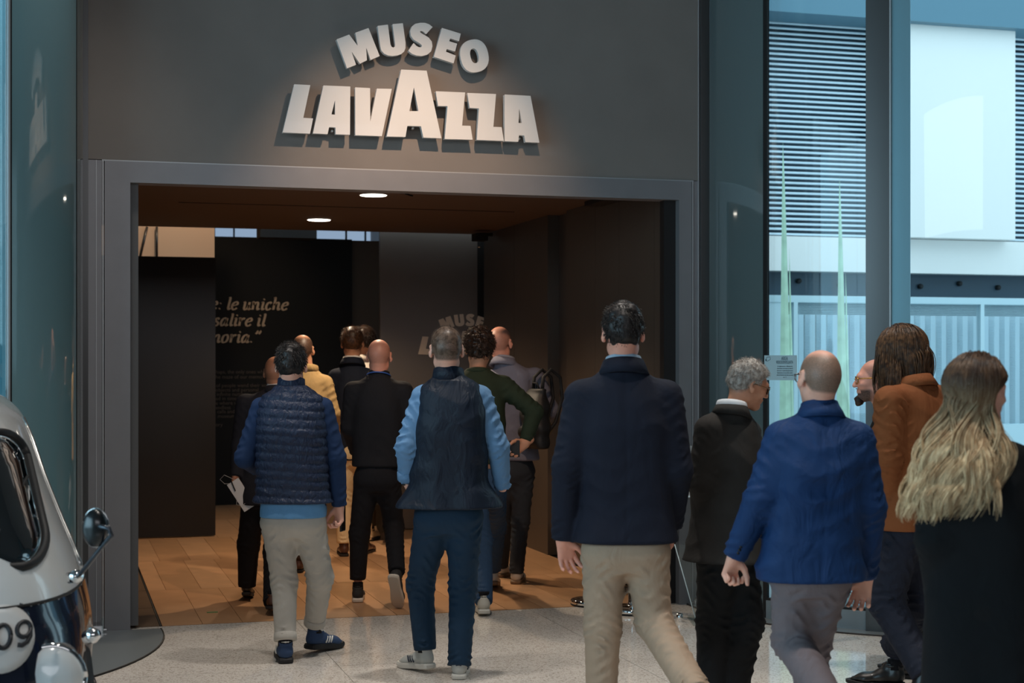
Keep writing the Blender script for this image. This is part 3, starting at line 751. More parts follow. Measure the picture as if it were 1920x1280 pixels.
        for e in range(3):
            o = [(0, 0), (0, 1), (1, 0), (1, 1)]
            for p, q in o:
                d0 = [0, 0, 0]; d0[(e+1) % 3] = p; d0[(e+2) % 3] = q; d1 = list(d0); d1[e] = 1
                f0 = F[I+d0[0], J+d0[1], K+d0[2]]; f1 = F[I+d1[0], J+d1[1], K+d1[2]]
                ok = (f0 < 0) != (f1 < 0); t = np.where(ok, f0/(f0-f1+(f0 == f1)), 0)
                B = (I, J, K)
                for a in range(3):
                    x0 = ax[a][B[a]+d0[a]]
                    v = x0+(ax[a][B[a]+d1[a]]-x0)*t if a == e else x0
                    V[:, a] += np.where(ok, v, 0)
                cnt += ok
        V /= cnt[:, None]
        quads = []
        for e in range(3):
            u, v = (e+1) % 3, (e+2) % 3
            a = [slice(None)]*3; a[e] = slice(0, -1); b = [slice(None)]*3; b[e] = slice(1, None)
            s0 = s[tuple(a)]; s1 = s[tuple(b)]; ch = np.nonzero(s0 != s1)
            ch = [np.array(x) for x in ch]; okm = (ch[u] > 0) & (ch[v] > 0) & (ch[u] < F.shape[u]-1) & (ch[v] < F.shape[v]-1)
            ch = [x[okm] for x in ch]; sg_ = s0[tuple(ch)]
            def cell(du, dv):
                q = [x.copy() for x in ch]; q[u] = q[u]-du; q[v] = q[v]-dv; return idx[tuple(q)]
            Q = np.stack([cell(1, 1), cell(0, 1), cell(0, 0), cell(1, 0)], 1)
            Q[~sg_] = Q[~sg_][:, ::-1]; quads.append(Q)
        Q = np.concatenate(quads)
        for _ in range(relax):       # one gentle relaxation evens out the grid's stair steps
            A = np.zeros_like(V); w = np.zeros(n)
            for i in range(4):
                np.add.at(A, Q[:, i], V[Q[:, (i+1) % 4]]+V[Q[:, (i+3) % 4]]); np.add.at(w, Q[:, i], 2)
            V = V*.5+A/np.maximum(w, 1)[:, None]*.5
        me = bpy.data.meshes.new(name)
        me.vertices.add(n); me.vertices.foreach_set('co', V.astype(np.float32).ravel())
        me.loops.add(Q.size); me.loops.foreach_set('vertex_index', Q.ravel().astype(np.int32))
        me.polygons.add(len(Q)); me.polygons.foreach_set('loop_start', np.arange(0, Q.size, 4, dtype=np.int32))
        me.polygons.foreach_set('use_smooth', np.ones(len(Q), bool))
        me.update(calc_edges=True); me.validate(); self.V = V
        return me
class Frame:
    """a rotated, scaled view on a Field: primitives given in its own coordinates"""
    def __init__(self, F, o, R, s=1.): self.F, self.o, self.R, self.s = F, Vector(o), R.to_3x3(), s
    def p(self, v): return self.o+self.R@(Vector(v)*self.s)
    def v(self, v): return self.R@Vector(v)
    def cone(self, a, b, ra, rb, k=.01, flat=None, **kw):
        self.F.cone(self.p(a), self.p(b), ra*self.s, rb*self.s, k*self.s, (self.v(flat[0]), flat[1]) if flat else None, **kw)
    def ell(self, c, r, k=.01, rot=None, **kw):
        R = self.R if rot is None else self.R@rot.to_3x3()
        self.F.ell(self.p(c), [x*self.s for x in r], k*self.s, R=R, **kw)

def strands(name, roots, dirs, L, segs, rad, m, parent, rng, grav=.0, curl=.0, wob=.0, flow=None, shape=None):
    """many thin tapering three-sided locks as one mesh"""
    roots = np.array(roots, float); n = len(roots); D = np.array(dirs, float); D /= np.linalg.norm(D, axis=1)[:, None]
    L = np.broadcast_to(np.array(L, float), (n,)); P = roots.copy(); pts = [P.copy()]
    ph = rng.uniform(0, 6.28, n); 
    side = np.cross(D, rng.normal(size=(n, 3))); side /= np.linalg.norm(side, axis=1)[:, None]; up = np.cross(D, side)
    for i in range(segs):
        st = (L/segs)[:, None]
        d = D+(side*np.cos(ph+i*curl*2.2)[:, None]+up*np.sin(ph+i*curl*2.2)[:, None])*(wob)
        if flow is not None: d = flow(P, d, (i+1)/segs)
        d /= np.linalg.norm(d, axis=1)[:, None]
        P = P+d*st; D = (d if flow is not None else D)+np.array([0, 0, -grav]); D /= np.linalg.norm(D, axis=1)[:, None]; pts.append(P.copy())
    V = []; S1 = side; S2 = np.cross(D, side)
    for i, p in enumerate(pts):
        f = i/segs; r = rad*(1-.75*f**1.5) if shape is None else rad*shape(f)
        for k in range(3):
            a = 2.094*k; V.append(p+(S1*math.cos(a)+S2*math.sin(a))*r)
    V = np.stack(V, 1).reshape(-1, 3); m_ = 3*(segs+1)
    base = (np.arange(n)*m_)[:, None, None]; q = []
    for i in range(segs):
        for k in range(3): q.append((3*i+k, 3*i+(k+1) % 3, 3*i+3+(k+1) % 3, 3*i+3+k))
    Q = (np.array(q)[None]+base).reshape(-1, 4)
    me = bpy.data.meshes.new(name); me.vertices.add(len(V)); me.vertices.foreach_set('co', V.astype(np.float32).ravel())
    me.loops.add(Q.size); me.loops.foreach_set('vertex_index', Q.ravel().astype(np.int32))
    me.polygons.add(len(Q)); me.polygons.foreach_set('loop_start', np.arange(0, Q.size, 4, dtype=np.int32))
    me.polygons.foreach_set('use_smooth', np.ones(len(Q), bool)); me.update(calc_edges=True)
    o = meshobj(name, me, m, parent); o['kind'] = 'stuff'; return o
# ---------------------------------------------------------------- people
NR = np.random.default_rng(11)
def skin_mat(name, col, stub):
    m = bpy.data.materials.new(name); m.use_nodes = True
    nt = m.node_tree; N = nt.nodes; L = nt.links; b = N['Principled BSDF']
    b.inputs['Roughness'].default_value = .48; b.inputs['Subsurface Weight'].default_value = .12
    b.inputs['Subsurface Radius'].default_value = (.012, .005, .003)
    a = N.new('ShaderNodeAttribute'); a.attribute_name = 'tint'
    tc = N.new('ShaderNodeTexCoord')
    n = N.new('ShaderNodeTexNoise'); n.inputs['Scale'].default_value = 14; n.inputs['Detail'].default_value = 6
    L.new(tc.outputs['Object'], n.inputs['Vector'])
    hs = N.new('ShaderNodeHueSaturation'); hs.inputs['Color'].default_value = col
    mr = N.new('ShaderNodeMapRange'); mr.inputs['From Min'].default_value = .3; mr.inputs['From Max'].default_value = .7
    mr.inputs['To Min'].default_value = .88; mr.inputs['To Max'].default_value = 1.1
    L.new(n.outputs['Fac'], mr.inputs['Value']); L.new(mr.outputs['Result'], hs.inputs['Value'])
    n2 = N.new('ShaderNodeTexNoise'); n2.inputs['Scale'].default_value = 420; L.new(tc.outputs['Object'], n2.inputs['Vector'])
    m2 = N.new('ShaderNodeMapRange'); m2.inputs['From Min'].default_value = .35; m2.inputs['From Max'].default_value = .65; m2.inputs['To Min'].default_value = .75; m2.inputs['To Max'].default_value = 1.15
    L.new(n2.outputs['Fac'], m2.inputs['Value'])
    mu = N.new('ShaderNodeMath'); mu.operation = 'MULTIPLY'; mu.use_clamp = True; L.new(a.outputs['Fac'], mu.inputs[0]); L.new(m2.outputs['Result'], mu.inputs[1])
    mx = N.new('ShaderNodeMix'); mx.data_type = 'RGBA'; L.new(mu.outputs[0], mx.inputs['Factor']); L.new(hs.outputs['Color'], mx.inputs['A']); mx.inputs['B'].default_value = stub
    L.new(mx.outputs['Result'], b.inputs['Base Color'])
    bp = N.new('ShaderNodeBump'); bp.inputs['Strength'].default_value = .12; bp.inputs['Distance'].default_value = .004
    L.new(n2.outputs['Fac'], bp.inputs['Height']); L.new(bp.outputs['Normal'], b.inputs['Normal'])
    return m
def cloth(name, col, rough=.85, noise=.06, bump=.25, bscale=9, weave=420, sheen=.0):
    m = mat(name, col, rough, noise=noise, nscale=7, spec=.25, sheen=sheen)
    nt = m.node_tree; N = nt.nodes; L = nt.links; b = N['Principled BSDF']; tc = N.new('ShaderNodeTexCoord')
    mp = N.new('ShaderNodeMapping'); mp.inputs['Scale'].default_value = (1, 1, .55); L.new(tc.outputs['Object'], mp.inputs['Vector'])
    n = N.new('ShaderNodeTexNoise'); n.inputs['Scale'].default_value = bscale; n.inputs['Detail'].default_value = 3; n.inputs['Distortion'].default_value = 1.2
    n2 = N.new('ShaderNodeTexNoise'); n2.inputs['Scale'].default_value = weave; L.new(mp.outputs[0], n.inputs['Vector']); L.new(tc.outputs['Object'], n2.inputs['Vector'])
    b1 = N.new('ShaderNodeBump'); b1.inputs['Strength'].default_value = bump; b1.inputs['Distance'].default_value = .03; L.new(n.outputs['Fac'], b1.inputs['Height'])
    b2 = N.new('ShaderNodeBump'); b2.inputs['Strength'].default_value = .25; b2.inputs['Distance'].default_value = .002; L.new(n2.outputs['Fac'], b2.inputs['Height'])
    L.new(b1.outputs['Normal'], b2.inputs['Normal']); L.new(b2.outputs['Normal'], b.inputs['Normal'])
    return m
def hair_mat(name, c1, c2, grad=None, rough=.42):
    m = bpy.data.materials.new(name); m.use_nodes = True
    nt = m.node_tree; N = nt.nodes; L = nt.links; b = N['Principled BSDF']; b.inputs['Roughness'].default_value = rough; b.inputs['Specular IOR Level'].default_value = .35
    tc = N.new('ShaderNodeTexCoord'); n = N.new('ShaderNodeTexNoise'); n.inputs['Scale'].default_value = 55; n.inputs['Detail'].default_value = 3
    mp = N.new('ShaderNodeMapping'); mp.inputs['Scale'].default_value = (1, 1, .12 if grad else 1); L.new(tc.outputs['Object'], mp.inputs['Vector']); L.new(mp.outputs[0], n.inputs['Vector'])
    mr = N.new('ShaderNodeMapRange'); mr.inputs['From Min'].default_value = .35; mr.inputs['From Max'].default_value = .65; L.new(n.outputs['Fac'], mr.inputs['Value'])
    mx = N.new('ShaderNodeMix'); mx.data_type = 'RGBA'; mx.inputs['A'].default_value = c1; mx.inputs['B'].default_value = c2; L.new(mr.outputs['Result'], mx.inputs['Factor'])
    L.new(mx.outputs['Result'], b.inputs['Base Color'])
    if grad:     # grown-out root colour: depends on the height along the hair
        z0, z1, r1, r2 = grad
        sx = N.new('ShaderNodeSeparateXYZ'); L.new(tc.outputs['Object'], sx.inputs[0])
        ad = N.new('ShaderNodeMath'); ad.operation = 'MULTIPLY_ADD'; ad.inputs[1].default_value = .16; L.new(n.outputs['Fac'], ad.inputs[0]); L.new(sx.outputs['Z'], ad.inputs[2])
        g = N.new('ShaderNodeMapRange'); g.inputs['From Min'].default_value = z0; g.inputs['From Max'].default_value = z1; L.new(ad.outputs[0], g.inputs['Value'])
        m3 = N.new('ShaderNodeMix'); m3.data_type = 'RGBA'; m3.inputs['A'].default_value = r1; m3.inputs['B'].default_value = r2; L.new(mr.outputs['Result'], m3.inputs['Factor'])
        m4 = N.new('ShaderNodeMix'); m4.data_type = 'RGBA'; L.new(g.outputs['Result'], m4.inputs['Factor']); L.new(mx.outputs['Result'], m4.inputs['A']); L.new(m3.outputs['Result'], m4.inputs['B'])
        L.new(m4.outputs['Result'], b.inputs['Base Color'])
    return m

# shoes, built once: toe towards +y, ankle above the origin
_shoe = {}
def shoe_meshes(kind):
    if kind in _shoe: return _shoe[kind]
    sneaker = kind != 'leather'
    F = Field((-.07, -.11, -.01), (.07, .23, .16), .0055)
    up = (0, 0, 1)
    F.cone((0, -.042, .052), (0, .035, .052), .036, .035, .02)
    F.cone((0, .03, .048), (.004, .115, .034), .036, .041, .02, flat=(up, 1.25 if sneaker else 1.4))
    F.cone((.004, .115, .032), (.0, .162, .028), .041, .027 if sneaker else .022, .02, flat=(up, 1.35 if sneaker else 1.5))
    F.cone((0, -.03, .06), (0, -.036, .108), .034, .036, .02)
    F.cone((0, .02, .07), (0, -.008, .105), .026, .028, .015)
    F.half((0, 0, .024), (0, 0, -1)); F.half((0, -.03, .112), (0, -.25, 1))
    upm = F.mesh('upper')
    R_ = [(-.030, -.070), (.030, -.070), (.037, -.03), (.036, .03), (.044, .09), (.045, .13), (.036, .172), (.016, .192), (-.014, .192), (-.034, .172), (-.042, .13), (-.040, .09), (-.034, .03), (-.037, -.03)]
    if not sneaker: R_ = [(x*.93, y*(1.04 if y > 0 else 1)) for x, y in R_]
    # smooth the outline
    P = []
    for i in range(len(R_)):
        a, b, c, d = (Vector(R_[(i+k-1) % len(R_)]) for k in range(4))
        for k in range(3):
            t = k/3; q = .5*((2*b)+(c-a)*t+(2*a-5*b+4*c-d)*t*t+(3*b-a-3*c+d)*t**3); P.append(q)
    rings = [(.94, 0), (1.02, .006), (1.03, .020), (.97, .030 if sneaker else .022)]
    vs = []; n = len(P)
    for s, z in rings:
        for q in P: vs.append((q.x*s, .055+(q.y-.055)*s, z+(.006 if q.y > .16 else 0)*(1 if z else 1.2)))
    fs = [(i*n+k, i*n+(k+1) % n, (i+1)*n+(k+1) % n, (i+1)*n+k) for i in range(len(rings)-1) for k in range(n)]
    fs += [tuple(range(n))[::-1], tuple((len(rings)-1)*n+k for k in range(n))]
    so = bpy.data.meshes.new('sole'); so.from_pydata(vs, [], fs); so.update()
    lace = []
    for k in range(4):
        y = .028+k*.019; z = .083-.0125*k
        lace.append([(-.024, y, z-.010), (-.01, y+.003, z+.004), (.01, y+.003, z+.004), (.024, y, z-.010)])
    lv, lf = [], []
    for l in lace+[[(0, .02, .092), (.022, .012, .100), (.030, .02, .090), (.01, .025, .09)]]:
        v, f = tube_mesh(l, .0026, 5); o = len(lv); lv += v; lf += [tuple(i+o for i in q) for q in f]
    la = bpy.data.meshes.new('laces'); la.from_pydata([tuple(v) for v in lv], [], lf); la.update()
    st = []
    for side in (-1, 1):
        for k in range(3):
            y = .032+.019*k
            v, f = tube_mesh([(side*.0400, y-.012, .036), (side*.0395, y-.004, .050), (side*.0335, y+.006, .068)], .0046, 5)
            o = len(st) and sum(len(x[0]) for x in st) or 0; st.append((v, [tuple(i+o for i in q) for q in f]))
    sm = bpy.data.meshes.new('side_stripes'); sm.from_pydata([tuple(v) for x in st for v in x[0]], [], [f for x in st for f in x[1]]); sm.update()
    bm = bmesh.new(); box(bm, -.015, .015, -.0745, -.066, .07, .106, bev=.003); tb = bpy.data.meshes.new('heel_tab'); bm.to_mesh(tb); bm.free()
    cv, cf = [], []
    ring = []
    for k in range(20):
        a = 2*math.pi*k/20; ring.append((.030*math.cos(a), -.022+.040*math.sin(a)-.0*0, .104+.012*math.sin(a)*-.4))
    v, f = tube_mesh(ring+[ring[0]], .0075, 6); co = bpy.data.meshes.new('collar'); co.from_pydata([tuple(x) for x in v], [], f); co.update()
    _shoe[kind] = dict(upper=upm, sole=so, laces=la, stripes=sm, tab=tb, collar=co); return _shoe[kind]

SK = dict(fair=(224, 168, 146), pink=(222, 156, 134), tan=(196, 138, 108), warm=(206, 150, 118))
_matc = {}
def cm(key, f, *a, **k):
    if key not in _matc: _matc[key] = f(key, *a, **k)
    return _matc[key]

class Person:
    """joints are given where the photograph shows them: pixel x, pixel y and metres behind (+) or before (-) the person's own distance"""
    def __init__(self, label, px, d, H, turn=0., J=None, vox=.0098):
        self.H = H; self.S = H/1.78; self.d = d; self.a = math.radians(turn); self.px = px; self.vox = vox
        g = at(px, 678+EYE*FOC/d, d)
        self.root = tag(empty('person', (g.x, g.y, 0), -TH-self.a), label, 'person')
        self.J = {k: self.loc(*v) for k, v in J.items()}
    def loc(self, px, py, dd=0.):
        D = self.d+dd; u = (px-960)/FOC*D-(self.px-960)/FOC*self.d; z = EYE-(py-678)/FOC*D; w = dd
        c, s = math.cos(self.a), math.sin(self.a)
        return Vector((u*c-w*s, u*s+w*c, z))
    def cam2loc(self, v):
        c, s = math.cos(self.a), math.sin(self.a); return Vector((v[0]*c-v[1]*s, v[0]*s+v[1]*c, v[2]))
    def stations(self, sw, hem, chest=.172, waist=.160, hip=.172, hemw=None, depth=.118, g=0., sh=.062, belly=0., hemd=None, back=0.):
        """torso outline from the hem to the neck; g is the cloth's thickness over the body"""
        S = self.S; J = self.J; n = J['neck']; s = (J['shL']+J['shR'])/2; h = (J['hipL']+J['hipR'])/2
        zN, zS, zH = n.z, s.z+sh*S, h.z
        hemw = hemw or hip
        rows = [(hem, h, hemw, hemd or depth*1.05, 2.5)]
        if zH+.02*S > hem+.02: rows.append((zH+.02*S, h, hip, depth*1.05, 2.5))
        zw = zH+.17*S
        def lerp(z, w=0.):
            f = min(1, max(0, (z-zH)/(s.z-zH))); return h.lerp(s, f)+Vector((0, w, 0))
        rows += [(zw, lerp(zw, belly*.5), waist, depth*.94, 2.5), (s.z-.24*S, lerp(s.z-.24*S), chest, depth*1.02, 2.6), (s.z-.12*S, lerp(s.z-.12*S, -.008), (chest+sw)/2, depth*1.05, 2.6),
                 (s.z-.03*S, s+Vector((0, -.006-back, 0)), sw*.99, depth*.94, 2.5), (s.z+.02*S, s+Vector((0, -.006-back, 0)), sw*.96, depth*.84, 2.4)]
        dz = zN-zS
        for f, w, dpt in ((0, .86*sw, .70*depth), (.25, .72*sw, .66*depth), (.55, .52*sw, .66*depth), (.8, .092*S, .66*depth), (1, .068*S, .062*S)):
            q = s.lerp(n, f); rows.append((zS+dz*f, q+Vector((0, -.004*(1-f), 0)), w, dpt, 2.2))
        return [(r[0], r[1].x, r[1].y, r[2]+g, r[3]+g, r[4]) for r in rows]
    def bounds(self, keys, pad):
        P = [self.J[k] for k in keys if k in self.J]
        return [min(p[i] for p in P)-pad for i in range(3)], [max(p[i] for p in P)+pad for i in range(3)]
    # --- the body: head, neck, trunk, limbs, hands in one surface
    def body(self, skin='fair', stub=(60, 50, 44), hair_tint=None, head=None, hands=None, beard=False, headfine=.0062, nude_arms=False, smile=0):
        S = self.S; J = self.J; hd = head or {}
        yaw, pitch, roll = (math.radians(hd.get(k, 0)) for k in ('yaw', 'pitch', 'roll'))
        R = Matrix.Rotation(-yaw, 3, 'Z')@Matrix.Rotation(-pitch, 3, 'X')@Matrix.Rotation(roll, 3, 'Y')
        self.Rh = R; hc = J['head']; hs = S*hd.get('size', 1.)
        self.hs = hs
        fine = [((hc.x-.125, hc.y-.15, hc.z-.155), (hc.x+.125, hc.y+.15, hc.z+.15), headfine*hs)]
        hands = hands or {}
        for side in hands:
            w = J['wr'+side]; f = Vector(hands[side].get('f', (0, 0, -1))).normalized(); c = w+f*.08
            fine.append(((c.x-.11, c.y-.11, c.z-.13), (c.x+.11, c.y+.11, c.z+.13), .0042))
        lo, hi = self.bounds(J.keys(), .16)
        lo[2] = min(J['anL'].z, J['anR'].z)-.09; 
        F = Field(lo, hi, .022, fine)
        c = F.cone; v = lambda *a: Vector(a)
        # trunk and limbs, slimmer than the clothes over them
        sh = (J['shL']+J['shR'])/2; hp = (J['hipL']+J['hipR'])/2
        c(hp, sh-v(0, 0, .10), .10*S, .095*S, .05); c(J['shL'], J['shR'], .036*S, .036*S, .05); c(sh-v(0, -.01, .08), J['neck']-v(0, -.008, .03), .055*S, .045*S, .04); c(J['hipL'], J['hipR'], .065*S, .065*S, .03)
        for s in 'LR':
            c(J['sh'+s], J['el'+s], .036*S, .031*S, .03); c(J['el'+s], J['wr'+s], .032*S, .0235*S, .02)
            c(J['hip'+s], J['kn'+s], .06*S, .043*S, .04); c(J['kn'+s], J['an'+s], .043*S, .026*S, .03)
            if J['an'+s].z < .4: c(J['an'+s], J['an'+s]+v(0, .01, -.035), .026*S, .022*S, .03)
        h = Frame(F, hc, R, hs)
        # neck
        nb = J['neck']; c(h.p((0, -.022, -.045)), nb-v(0, -.012, .05), .057*S*hd.get('neck', 1), .054*S*hd.get('neck', 1), .02)
        # skull and face
        h.ell((0, -.014, .030), (.0755, .093, .084), .0); h.ell((0, -.042, -.005), (.064, .062, .064), .03)
        h.ell((0, .035, -.025), (.060, .060, .082), .03); h.cone((0, .068, -.092), (.038, .005, -.064), .022, .026, .025); h.cone((0, .068, -.092), (-.038, .005, -.064), .022, .026, .025)
        h.cone((.030, .082, .024), (-.030, .082, .024), .014, .014, .02); h.ell((.036, .068, -.022), (.022, .022, .02), .015); h.ell((-.036, .068, -.022), (.022, .022, .02), .015)
        h.cone((0, .092, .012), (0, .112, -.026), .009, .0125, .010); h.ell((.011, .104, -.030), (.008, .010, .007), .006); h.ell((-.011, .104, -.030), (.008, .010, .007), .006)
        for s in (-1, 1):
            h.ell((s*.031, .098, .004), (.017, .012, .010), mode='cut'); h.ell((s*.031, .081, .003), (.0135, .0125, .0125), .004)
        h.ell((0, .093, -.053), (.024, .010, .0055), .006); h.ell((0, .092, -.064), (.020, .010, .0065), .006); h.ell((0, .106, -.0585), (.024, .006, .0018), mode='cut')
        h.ell((0, .082, -.095), (.017, .016, .015), .015)
        for s in (-1, 1):      # ears
            t = Matrix.Rotation(-s*.42, 3, 'Z')@Matrix.Rotation(.18, 3, 'X')
            h.ell((s*.083, -.010, -.004), (.0075, .0195, .034), .006, rot=t); h.ell((s*.0885, -.004, .002), (.005, .010, .017), rot=t, mode='cut')
            h.ell((s*.080, -.002, -.030), (.007, .011, .012), .006, rot=t)
        # hands
        for side, hh in hands.items(): self.hand(F, side, **hh)
        me = F.mesh('body', 1); V = F.V
        # where hair is cropped close the scalp is tinted
        Rn = np.array(R.transposed()); Q = ((V-np.array(hc))@Rn.T)/hs
        tint = np.zeros(len(V))
        x, y, z = Q[:, 0], Q[:, 1], Q[:, 2]
        inhead = (np.abs(x) < .092) & (np.abs(y) < .13) & (z > -.12) & (z < .13)
        hl = np.interp(y, [-.12, -.05, -.02, .0, .03, .05, .075, .1], [-.078, -.062, -.035, -.01, .012, .045, .075, .09])
        ear = (np.abs(x) > .079) & (z < .035)
        m_ = np.clip((z-hl)/.014, 0, 1)*inhead*(~ear)
        if hair_tint:
            t = m_.copy()
            k, top = hair_tint
            r = np.sqrt((x/.062)**2+((y+.005)/.085)**2); crown = np.clip((r-.74)/.32, 0, 1); crown = np.where(z > .03, crown, 1)
            if k == 'horseshoe': t *= (top+(1-top)*crown)
            if k == 'shaved': t *= top+(.55-top)*np.clip(crown, 0, 1)
            if k == 'crop': t *= (.85 if top is None else top)
            tint = t
        if beard:
            bt = np.clip((y-.005)/.03, 0, 1)*np.clip((-.045-z)/.012, 0, 1)*inhead*np.clip((np.abs(x)*0+1), 0, 1); bt *= ((z < -.070) | (np.abs(x) > .03) | (z > -.05))
            tint = np.maximum(tint, bt*beard)
        at_ = me.attributes.new('tint', 'FLOAT', 'POINT'); at_.data.foreach_set('value', tint.astype(np.float32))
        m = skin_mat('skin', srgb(*SK.get(skin, skin)), srgb(*stub))
        self.b = meshobj('body', me, m, self.root, True); return self
    def hand(self, F, side, f=(0, 0, -1), n=None, curl=.35, spread=.10, thumb=.35, size=1., curls=None, **_):
        w = self.J['wr'+side]; sgn = 1 if side == 'R' else -1; S = self.S*size
        f = Vector(f).normalized(); n = Vector(n if n is not None else (-sgn, .1, 0)); n = (n-f*n.dot(f)).normalized()
        l = n.cross(f) if side == 'L' else f.cross(n)
        P = lambda a, b, c: w+(f*a+l*b+n*c)*S
        c = lambda a, b, ra, rb, k=.010, **q: F.cone(a, b, ra*S, rb*S, k, **q)
        c(P(-.04, 0, 0), P(.012, 0, 0), .025, .024, .01, flat=(n, 1.25))
        for b, e in ((-.028, .078), (-.010, .086), (.009, .088), (.027, .084)):
            c(P(.005, b*.6, 0), P(e, b, -.002), .0165, .0125, .016)
        cs = curls or [curl*1.15, curl*1.05, curl, curl*.9]
        for (b, e, ln), cu, sp in zip(((-.031, .078, .062), (-.0105, .087, .074), (.0105, .089, .079), (.031, .083, .071)), cs, (-1.4, -.4, .5, 1.3)):
            p = P(e, b, -.002); ang = cu*.8; q = p
            for frac, r0, r1 in ((.45, .0105, .0095), (.31, .0095, .0085), (.24, .0085, .0072)):
                dr = (f*math.cos(ang)+n*math.sin(ang)+l*(sp*spread*.4)).normalized(); q2 = q+dr*(ln*frac*S*1.05)
                c(q, q2, r0, r1, .003); q = q2; ang += cu*1.25
        a = P(.018, .020, .004); b_ = P(.050, .046, .012+thumb*.02); c(a, b_, .018, .0135, .012)
        d1 = (f*.85+l*(.55-thumb*.5)+n*(thumb*.9)).normalized(); e1 = b_+d1*.034*S; d2 = (f*.95+l*(.15-thumb*.4)+n*(thumb*.9)).normalized(); e2 = e1+d2*.027*S
        c(b_, e1, .0125, .0108, .005); c(e1, e2, .0108, .0088, .003)
    # --- clothes
    def top(self, name, m, st, arms=None, wav=None, vox=None, pad=.1, cut=None, kshoulder=.05, crease=.006):
        """arms: dict side -> (r shoulder, r elbow, r cuff, amount of folds, end fraction)"""
        J = self.J; vox = vox or self.vox
        keys = ['shL', 'shR', 'neck', 'hipL', 'hipR']+[k+s for s in (arms or {}) for k in ('el', 'wr')]
        lo, hi = self.bounds(keys, pad+.04)
        hem = min(s[0] for s in st); lo[2] = min([hem-.03]+[J['wr'+s].z-.05 for s in (arms or {})])
        hi[2] = max([J['neck'].z+.04]+[J[k+s].z+.1 for s in 'LR' for k in (('sh', 'el', 'wr') if arms and s in arms else ('sh',))])
        ys = [s[2]-s[4] for s in st]+[s[2]+s[4] for s in st]; lo[1] = min(lo[1], min(ys)-.03); hi[1] = max(hi[1], max(ys)+.03)
        xs = [s[1]-s[3] for s in st]+[s[1]+s[3] for s in st]; lo[0] = min(lo[0], min(xs)-.03); hi[0] = max(hi[0], max(xs)+.03)
        F = Field(lo, hi, vox)
        sd0 = len(name)+lo[0]*9
        def w2(x, y, z, a, b):
            q = crease*(np.abs(np.sin(z*31+x*13*np.sign(x+.01)+2*np.sin(x*17+sd0)+sd0))**.8-.6)*(.4+.6*np.sin(z*9+sd0*2)*np.sin(x*11+sd0))
            return q+(wav(x, y, z, a, b) if wav else 0)
        F.loft(st, 0., wav=w2)
        for s, (ra, rb, rc, fo, endf) in (arms or {}).items():
            a, b, w = J['sh'+s], J['el'+s], J['wr'+s]; e = b.lerp(w, endf)
            sd = 1.3 if s == 'L' else 4.1
            F.cone(a, b, ra, rb, kshoulder, fold=[(.006*fo, 95, .93, .22, sd), (.0045*fo, 70, .45, .3, sd+2), (.005*fo, 80, .12, .16, sd+1)])
            F.cone(b, e, rb*1.0, rc, .02, fold=[(.006*fo, 105, .08, .22, sd+3), (.0045*fo, 90, .85, .22, sd)], cut1=True)
        if cut: cut(F)
        me = F.mesh(name); return meshobj(name, me, m, self.root, True)
    def trousers(self, m, r=(.092, .068, .054), fold=1., vox=None, top=.1, hemcut=True, seat=.118, width=None, part='trousers'):
        J = self.J; S = self.S; vox = vox or self.vox
        lo, hi = self.bounds(['hipL', 'hipR', 'knL', 'knR', 'anL', 'anR'], .15); hi[2] = max(J['hipL'].z, J['hipR'].z)+top+.02; lo[2] = min(J['anL'].z, J['anR'].z)-.06
        F = Field(lo, hi, vox); h = (J['hipL']+J['hipR'])/2; w = width or (abs(J['hipL'].x-J['hipR'].x)/2+r[0]*.80)
        F.loft([(h.z-.09*S, h.x, h.y-.006, w*.55, seat*.75, 2.2), (h.z-.03*S, h.x, h.y-.014, w, seat, 2.3), (h.z+.04*S, h.x, h.y-.012, w*.99, seat, 2.4), (h.z+top, h.x, h.y, w*.92, seat*.92, 2.4)], 0)
        for s in 'LR':
            a, b, c = J['hip'+s], J['kn'+s], J['an'+s]; sd = .7 if s == 'L' else 3.4
            e = c+(c-b).normalized()*.006
            F.cone(a+Vector((0, -.006, -.02)), b, r[0], r[1], .045, fold=[(.007*fold, 75, .10, .16, sd), (.0045*fold, 60, .5, .25, sd+2), (.008*fold, 95, .96, .17, sd+1)])
            F.cone(b, e, r[1], r[2], .03, fold=[(.008*fold, 100, .06, .17, sd+2), (.0035*fold, 70, .45, .25, sd), (.007*fold, 120, .93, .14, sd+4)], cut1=hemcut)
        me = F.mesh(part); return meshobj(part, me, m, self.root, True)
    def cuff(self, m, side, r):
        J = self.J; b, c = J['kn'+side], J['an'+side]; u = (c-b).normalized()
        vs, fs = tube_mesh([c-u*.036, c-u*.034, c+u*.004, c+u*.008], [r*.97, r*1.03, r*1.04, r*.98], 24); return pyobj('turn_up', vs, fs, m, self.root, True)
    def collar(self, name, m, prof, rx=.068, ry=.068, tilt=-.25, dz=0., open_=0., dy=0., wob=0.):
        """a ring of cloth round the neck: prof = (extra radius, height) from the outer lower edge over the fold to the inside"""
        c = self.J['neck']+Vector((0, dy, dz)); S = self.S; n = 40; vs = []; fs = []; T = Matrix.Rotation(tilt, 3, 'X')
        a0 = open_; a1 = 2*math.pi-open_; closed = open_ == 0
        cnt = n if closed else n+1
        for g, z in prof:
            for k in range(cnt):
                a = a0+(a1-a0)*k/n
                z2 = z+wob*math.sin(3*a+1)
                vs.append(c+T@Vector(((rx+g)*S*math.sin(a), (ry+g)*S*math.cos(a), z2*S)))
        m_ = len(prof)
        for i in range(m_):
            j = (i+1) % m_
            for k in range(n):
                k2 = (k+1) % cnt; fs.append((i*cnt+k, i*cnt+k2, j*cnt+k2, j*cnt+k))
        if not closed: fs.append(tuple(i*cnt for i in range(m_))[::-1]); fs.append(tuple(i*cnt+n for i in range(m_)))
        o = pyobj(name, vs, fs, m, self.root, True)
